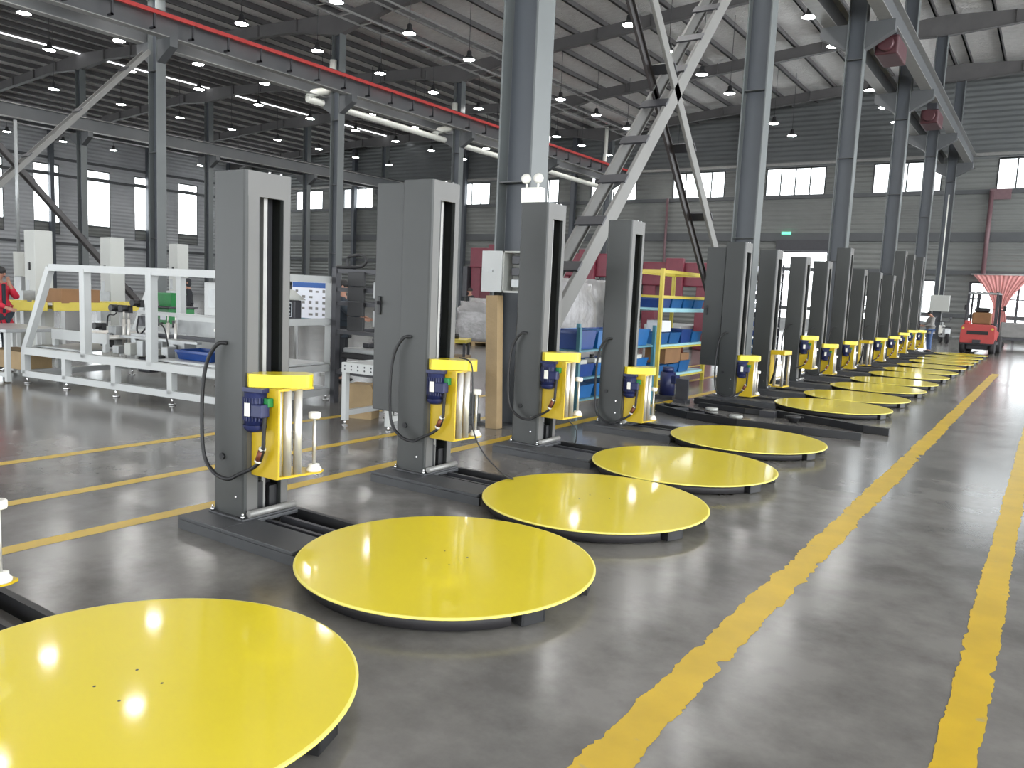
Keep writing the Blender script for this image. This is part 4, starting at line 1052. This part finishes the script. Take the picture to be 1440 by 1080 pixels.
for k in range(11):
    z = .172 + .21 * k
    tag(B(-.28, .28, -.26, .26, 0, .12, .01).build('tray', blue_plastic if k < 3 else (deep_blue if k < 5 else (dark_steel if k % 2 else paper_white)), None, (-5.65, 18.6, z)), '%s tray in the tall tray tower, number %s up from the floor' % ('blue' if k < 5 else ('dark' if k % 2 else 'white'), ['one', 'two', 'three', 'four', 'five', 'six', 'seven', 'eight', 'nine', 'ten', 'eleven'][k]), 'tray', 'trays in the tray tower')

t = thing('forklift', 'red forklift truck seen from behind at the end of aisle', 'forklift', (-2.33, 35.4, 0), R(-3)); t.scale = (1.1, 1.1, 1.1)
cw = MB().prism([(-.50, .36), (-.52, .52), (-.50, .92), (-.42, 1.0), (.42, 1.0), (.50, .92), (.52, .52), (.50, .36)], -.55, .0, 'y')
cw.build('counterweight', red_paint, t)
B(-.32, .32, -.57, -.54, .66, .78).build('radiator_grille', black, t)
B(-.12, .12, -.66, -.54, .36, .48, .01).build('tow_hitch', dark_steel, t)
B(-.50, .50, -.5, 1.1, .30, .40, .01).build('chassis', dark_steel, t)
B(-.34, .34, -.3, .0, .13, .34, .02).build('rear_axle', dark_steel, t)
B(-.33, .33, .3, 1.2, .14, .34, .02).build('under_body', dark_steel, t)
B(-.45, .45, 0, 1.1, .40, .78, .03).build('body', red_paint, t)
for s in (-1, 1):
    MB().cyl((s * .36, -.2, .25), (s * .53, -.2, .25), .25, n=24).build('rear_wheel', rubber_tyre, t)
    MB().cyl((s * .34, 1.15, .30), (s * .56, 1.15, .30), .30, n=24).build('front_wheel', rubber_tyre, t)
    MB().bar((s * .45, -.25, .98), (s * .43, -.05, 2.05), .05, .06).build('guard_post', dark_steel, t)
    MB().bar((s * .45, 1.05, .75), (s * .43, .85, 2.05), .05, .06).build('guard_post', dark_steel, t)
    B(s * .3 - .05, s * .3 + .05, 1.32, 1.42, .08, 2.15).build('lift_mast', dark_steel, t)
    B(s * .3 - .06, s * .3 + .06, 1.5, 2.5, .08, .12).build('fork', dark_steel, t)
    MB().bar((s * .46, .8, 1.5), (s * .60, .8, 1.55), .02, .02).box(s * .6 - .05, s * .6 + .05, .78, .82, 1.48, 1.66).build('mirror', black, t)
    MB().cyl((s * .44, -.56, .86), (s * .44, -.535, .86), .04, n=10).build('tail_lamp', rack_yellow, t)
mb = MB().box(-.46, .46, -.1, .9, 2.05, 2.10)
mb.build('guard_roof', mid_steel, t)
for k in range(5): B(-.42 + .2 * k, -.38 + .2 * k, -.05, .86, 2.10, 2.13).build('roof_bar', dark_steel, t)
B(-.30, .30, .1, .22, 1.0, 1.42, .05).build('seat_back', carton, t); B(-.28, .28, .2, .62, .92, 1.02, .03).build('seat', carton, t)
B(-.24, .24, .08, .2, 1.42, 1.58, .05).build('headrest', black, t)
MB().cyl((.0, .85, 1.0), (0, .72, 1.25), .02, n=8).lathe([(.17, -.012), (.19, 0), (.17, .012), (.15, 0), (.17, -.012)], 20, (0, .72, 1.25)).build('steering_wheel', black, t)
B(-.45, -.3, -.3, .1, 1.0, 1.12, .02).build('gas_cover', red_paint, t)
B(.28, .46, .3, .7, .78, 1.05, .02).build('lever_console', dark_steel, t)
MB().bar((-.75, -.5, .52), (-.48, -.5, .55), .05, .05).build('side_step', mid_steel, t)

# pink curtain tied in the middle
mb = MB(); rows = []
NX = 60
for i in range(26):
    z = 3.55 - 3.35 * i / 25; t_ = i / 25
    if t_ < .55: w_ = 2.2 * (1 - t_ / .55) ** 1.6 + .55
    else: w_ = .55 + .6 * ((t_ - .55) / .45)
    row = []
    for k in range(NX + 1):
        s_ = k / NX - .5
        row.append(mb.bm.verts.new((-2.5 + s_ * w_, YE - .55 + .06 * math.sin(k * 1.3 + .3 * math.sin(t_ * 6)) * (.6 + .4 * math.sin(k * .7)), z)))
    rows.append(row)
for A, B_ in zip(rows, rows[1:]):
    for k in range(NX): mb._f([A[k], A[k + 1], B_[k + 1], B_[k]], True)
ct = thing('curtain', 'pink drape tied at the middle hanging at the end wall door', 'curtain', (0, 0, 0))
o = mb.build('drape', pink_cloth, ct); sm = o.modifiers.new('Solidify', 'SOLIDIFY'); sm.thickness = .008
MB().cyl((-4.0, YE - .55, 3.58), (-.9, YE - .55, 3.58), .03, n=8).build('curtain_rail', white_paint, ct)
MB().lathe([(.30, -.04), (.32, 0), (.30, .04)], 20, (-2.5, YE - .55, 1.75)).build('tie_band', pink_cloth, ct)

t = thing('wall_box', 'white wall box with conduit on the far aisle column', 'electrical box', (-5.05, 47.2, 1.5))
B(-.45, .45, -.12, .12, 0, .85, .01).build('box', cream_paint, t); MB().cyl((-.1, 0, .85), (-.1, 0, 6.0), .03, n=8).build('conduit', pvc, t)
t = thing('wall_box', 'small white box hung left of the bright narrow window', 'electrical box', (-5.35, 39.35, 1.55))
B(-.25, .25, -.1, .1, 0, .6, .01).build('box', cream_paint, t)
t = thing('motor_scooter', 'parked scooter with white front standing beyond the end of the row', 'scooter', (-4.35, 43.6, 0), R(20))
for y in (-.55, .55): MB().cyl((-.05, y, .25), (.05, y, .25), .25, n=18).build('wheel', rubber_tyre, t)
MB().prism([(-.55, .3), (-.2, .28), (.3, .28), (.5, .35), (.48, .42), (.25, .36), (-.15, .4), (-.2, .7), (-.6, .72), (-.62, .45)], -.12, .12, 'x').build('body', mid_steel, t)
MB().bar((0, .5, .4), (0, .38, 1.0), .06, .06).build('steering_column', white_paint, t); MB().cyl((-.3, .37, 1.02), (.3, .37, 1.02), .02, n=8).build('handlebar', dark_steel, t)
B(-.14, .14, .42, .5, .4, .85, .03).build('leg_shield', white_plastic, t); B(-.13, .13, -.62, -.1, .72, .80, .03).build('saddle', black, t)
for s in (-1, 1): MB().bar((s * .28, .37, 1.02), (s * .32, .34, 1.2), .015, .015).box(s * .32 - .05, s * .32 + .05, .33, .35, 1.18, 1.26).build('mirror', dark_steel, t)
t = thing('dark_table', 'dark machine table by the tall masts at the row end', 'table', (-5.0, 34.9, 0))
B(-.9, .7, -.4, .4, 1.02, 1.12).build('top', dark_steel, t)
for x in (-.8, .6):
    for y in (-.3, .3): B(x - .04, x + .04, y - .04, y + .04, 0, 1.02).build('leg', dark_steel, t)
MB().box(-.2, .3, -.2, .2, 1.12, 1.32, .02).build('vice', dark_steel, t)
t = thing('flat_trolley', 'dark flat trolley loaded with machine parts at right of the forklift', 'trolley', (-1.25, 43.3, 0), R(4))
B(-.9, .9, -.6, .6, .35, .45).build('deck', dark_steel, t); B(-.8, .4, -.4, .5, .45, 1.15, .06).build('covered_part', cloth_grey, t); B(.45, .9, -.4, .4, .45, .9, .03).build('motor_part', dark_steel, t)
MB().tube([(-.95, -.5, .45), (-.95, -.5, .9), (-.95, .5, .9), (-.95, .5, .45)], .025, 6).build('push_handle', mid_steel, t)
for x in (-.7, .7):
    for y in (-.45, .45): MB().cyl((x, y - .03, .12), (x, y + .03, .12), .12, n=14).box(x - .02, x + .02, y - .05, y + .05, .12, .35).build('caster', black, t)
t = thing('dark_machine', 'dark green machine with upright at right frame edge, far end', 'machine', (.55, 44.3, 0))
B(-.8, .9, -.5, .5, .3, .7, .05).build('bed', dark_steel, t); B(-.25, .25, -.3, .3, .7, 1.5, .06).build('headstock', M('dark_green', rgb(44, 62, 54), .5), t)
MB().cyl((.5, -.1, .7), (.5, -.1, 1.25), .08, n=12).build('upright', dark_steel, t)
for x in (-.6, .7): B(x - .15, x + .15, -.4, .4, 0, .3).build('pedestal', dark_steel, t)

# ------------------------------------------------------------------ people
def skinned(name, verts, edges, radii, m_, parent, sub=1, rootv=0):
    me = bpy.data.meshes.new(name); me.from_pydata([Vector(v) for v in verts], edges, [])
    me.materials.append(m_)
    o = put(name, me, parent)
    sk = o.modifiers.new('Skin', 'SKIN'); sk.use_smooth_shade = True
    for i, r in enumerate(radii):
        v = me.skin_vertices[0].data[i]; v.radius = r if isinstance(r, tuple) else (r, r); v.use_root = (i == rootv)
    ss = o.modifiers.new('Subdivision', 'SUBSURF'); ss.levels = sub; ss.render_levels = sub
    return o
def person(label, loc, rz, h, top_m, leg_m, pose, hair='short', vest=None):
    t = thing('person', label, 'person', loc, rz)
    s = h / 1.72
    J = dict(pel=(0, 0, .93), wst=(0, .0, 1.07), chs=(0, .0, 1.28), shc=(0, 0, 1.42), nck=(0, .01, 1.50), hd0=(0, .02, 1.56), hd1=(0, .03, 1.63), hd2=(0, .015, 1.70),
             hipL=(-.09, 0, .88), knL=(-.10, .02, .49), anL=(-.10, -.01, .09), toL=(-.11, .13, .035), hipR=(.09, 0, .88), knR=(.10, .02, .49), anR=(.10, -.01, .09), toR=(.11, .13, .035),
             shL=(-.17, 0, 1.41), elL=(-.22, -.02, 1.13), wrL=(-.23, .08, .89), haL=(-.23, .11, .82), shR=(.17, 0, 1.41), elR=(.22, -.02, 1.13), wrR=(.23, .08, .89), haR=(.23, .11, .82))
    J.update(pose)
    keys = list(J); V = [Vector(J[k]) * s for k in keys]; ix = {k: i for i, k in enumerate(keys)}
    E = [('pel', 'wst'), ('wst', 'chs'), ('chs', 'shc'), ('shc', 'nck'), ('nck', 'hd0'), ('hd0', 'hd1'), ('hd1', 'hd2')]
    for q in 'LR': E += [('pel', 'hip' + q), ('hip' + q, 'kn' + q), ('kn' + q, 'an' + q), ('an' + q, 'to' + q), ('shc', 'sh' + q), ('sh' + q, 'el' + q), ('el' + q, 'wr' + q), ('wr' + q, 'ha' + q)]
    E = [(ix[a], ix[b]) for a, b in E]
    rad = dict(pel=(.13, .10), wst=(.12, .09), chs=(.145, .10), shc=(.10, .075), nck=.05, hd0=(.06, .065), hd1=(.074, .088), hd2=(.045, .05))
    for q in 'LR': rad.update({'hip' + q: .082, 'kn' + q: .052, 'an' + q: .036, 'to' + q: .03, 'sh' + q: .055, 'el' + q: .038, 'wr' + q: .027, 'ha' + q: (.036, .016)})
    Rr = [tuple(c * s for c in rad[k]) if isinstance(rad[k], tuple) else rad[k] * s for k in keys]
    for q, sx in (('L', -1), ('R', 1)):
        w, hnd = V[ix['wr' + q]], V[ix['ha' + q]]; d = (hnd - w).normalized(); sd = Vector((0, 1, 0)).cross(d)
        sd = sd.normalized() if sd.length > .1 else Vector((1, 0, 0)); fl_ = d.cross(sd).normalized()
        for f, (off, ln) in enumerate(((-.026, .065), (-.009, .078), (.009, .074), (.025, .06))):
            b0 = len(V); V += [hnd + sd * off * s + d * .03 * s, hnd + sd * off * s + d * (.03 + ln * .55) * s + fl_ * .006, hnd + sd * off * s + d * (.03 + ln) * s + fl_ * .022]
            E += [(ix['ha' + q], b0), (b0, b0 + 1), (b0 + 1, b0 + 2)]; Rr += [.009 * s, .0085 * s, .007 * s]
        b0 = len(V); V += [w + (hnd - w) * .5 + sd * .035 * s, w + (hnd - w) * .9 + sd * .055 * s + fl_ * .02]; E += [(ix['ha' + q], b0), (b0, b0 + 1)]; Rr += [.011 * s, .009 * s]
    skinned('body', V, E, Rr, skin_m, t, 1)
    def sub(name, ks, es, rr, m_):
        i2 = {k: i for i, k in enumerate(ks)}
        skinned(name, [Vector(J[k]) * s for k in ks], [(i2[a], i2[b]) for a, b in es], [tuple(c * s for c in r) if isinstance(r, tuple) else r * s for r in rr], m_, t, 1)
    J['hem'] = (J['pel'][0], J['pel'][1], J['pel'][2] - .07)
    sub('jacket', ['pel', 'hem', 'wst', 'chs', 'shc', 'shL', 'elL', 'wrL', 'shR', 'elR', 'wrR'],
        [('hem', 'pel'), ('pel', 'wst'), ('wst', 'chs'), ('chs', 'shc'), ('shc', 'shL'), ('shL', 'elL'), ('elL', 'wrL'), ('shc', 'shR'), ('shR', 'elR'), ('elR', 'wrR')],
        [(.165, .135), (.165, .14), (.155, .125), (.175, .13), (.125, .10), .078, .06, .045, .078, .06, .045], top_m)
    sub('trousers', ['pel', 'hipL', 'knL', 'anL', 'hipR', 'knR', 'anR'], [('pel', 'hipL'), ('hipL', 'knL'), ('knL', 'anL'), ('pel', 'hipR'), ('hipR', 'knR'), ('knR', 'anR')],
        [(.15, .12), .10, .07, .055, .10, .07, .055], leg_m)
    hd = Vector(J['hd1']) * s
    for q in 'LR':
        a = Vector(J['an' + q]) * s
        MB().ball((a.x, a.y + .06 * s, .045 * s + min(0, 0) + a.z - .09 * s), .05 * s, .13 * s, .045 * s).build('shoe', black, t)
        sx = -1 if q == 'L' else 1
        MB().ball((hd.x + sx * .030 * s, hd.y + .083 * s, hd.z - .005 * s), .011 * s, .008 * s, .008 * s, 8, 6).build('eye', black, t)
        MB().ball((hd.x + sx * .080 * s, hd.y - .005 * s, hd.z - .015 * s), .012 * s, .022 * s, .032 * s, 8, 6).build('ear', skin_m, t)
    MB().ball((hd.x, hd.y + .098 * s, hd.z - .025 * s), .014 * s, .018 * s, .022 * s, 8, 6).build('nose', skin_m, t)
    MB().ball((hd.x, hd.y + .082 * s, hd.z - .058 * s), .026 * s, .008 * s, .007 * s, 8, 6).build('mouth', maroon, t)
    hm = MB(); hm.ball((hd.x, hd.y - .018 * s, hd.z + .035 * s), .088 * s, .10 * s, .078 * s)
    if hair == 'hood': hm.ball((hd.x, hd.y - .03 * s, hd.z - .04 * s), .09 * s, .085 * s, .10 * s)
    hm.build('hair' if hair != 'hood' else 'hood', hair_m if hair != 'hood' else top_m, t)
    if vest:
        o = MB(); c = Vector(J['chs']) * s
        o.box(c.x - .03 * s, c.x + .03 * s, c.y + .11 * s, c.y + .135 * s, .95 * s, 1.44 * s, .008); o.build('jacket_front', vest, t)
    return t
person('person in red jacket with black panels working at the left edge desk', (-13.7, 5.86, 0), R(-75), 1.60, cloth_red, cloth_navy,
       dict(elR=(.24, .10, 1.18), wrR=(.13, .33, 1.05), haR=(.10, .40, 1.03), elL=(-.22, .16, 1.20), wrL=(-.06, .22, 1.38), haL=(-.04, .2, 1.46), hd1=(0, .06, 1.625), hd2=(0, .05, 1.70)), 'short', cloth_navy)
person('person all in black with hood, walking behind the white frame', (-17.4, 11.65, 0), R(150), 1.52, cloth_black, cloth_black,
       dict(knL=(-.14, .12, .50), anL=(-.2, .1, .09), toL=(-.21, .24, .04), knR=(.14, -.02, .50), anR=(.24, -.2, .10), toR=(.25, -.07, .04), elR=(.28, .1, 1.15), wrR=(.3, .28, 1.02), haR=(.3, .35, 1.0)), 'hood')
person('person in dark clothes standing far off by a bright doorway', (-17.45, 23.0, 0), R(160), 1.60, cloth_black, cloth_black, dict(elL=(-.2, .1, 1.14), wrL=(-.08, .25, 1.05), haL=(-.04, .3, 1.03)))
person('person in grey top and blue jeans standing past the last wrapper', (-3.78, 33.3, 0), R(120), 1.55, cloth_grey, denim, dict(elL=(-.22, .08, 1.15), wrL=(-.1, .28, 1.08), haL=(-.05, .34, 1.08), elR=(.22, .08, 1.15), wrR=(.1, .28, 1.08), haR=(.05, .34, 1.08), hd1=(0, .10, 1.58), hd2=(0, .10, 1.66), hd0=(0, .06, 1.54)))
person('person in dark jacket leaning behind the black equipment rack', (-9.37, 9.0, 0), R(-60), 1.62, cloth_navy, cloth_black, dict(elR=(.22, .16, 1.2), wrR=(.15, .36, 1.12), haR=(.13, .42, 1.1), elL=(-.22, .16, 1.2), wrL=(-.15, .36, 1.12), haL=(-.13, .42, 1.1)))
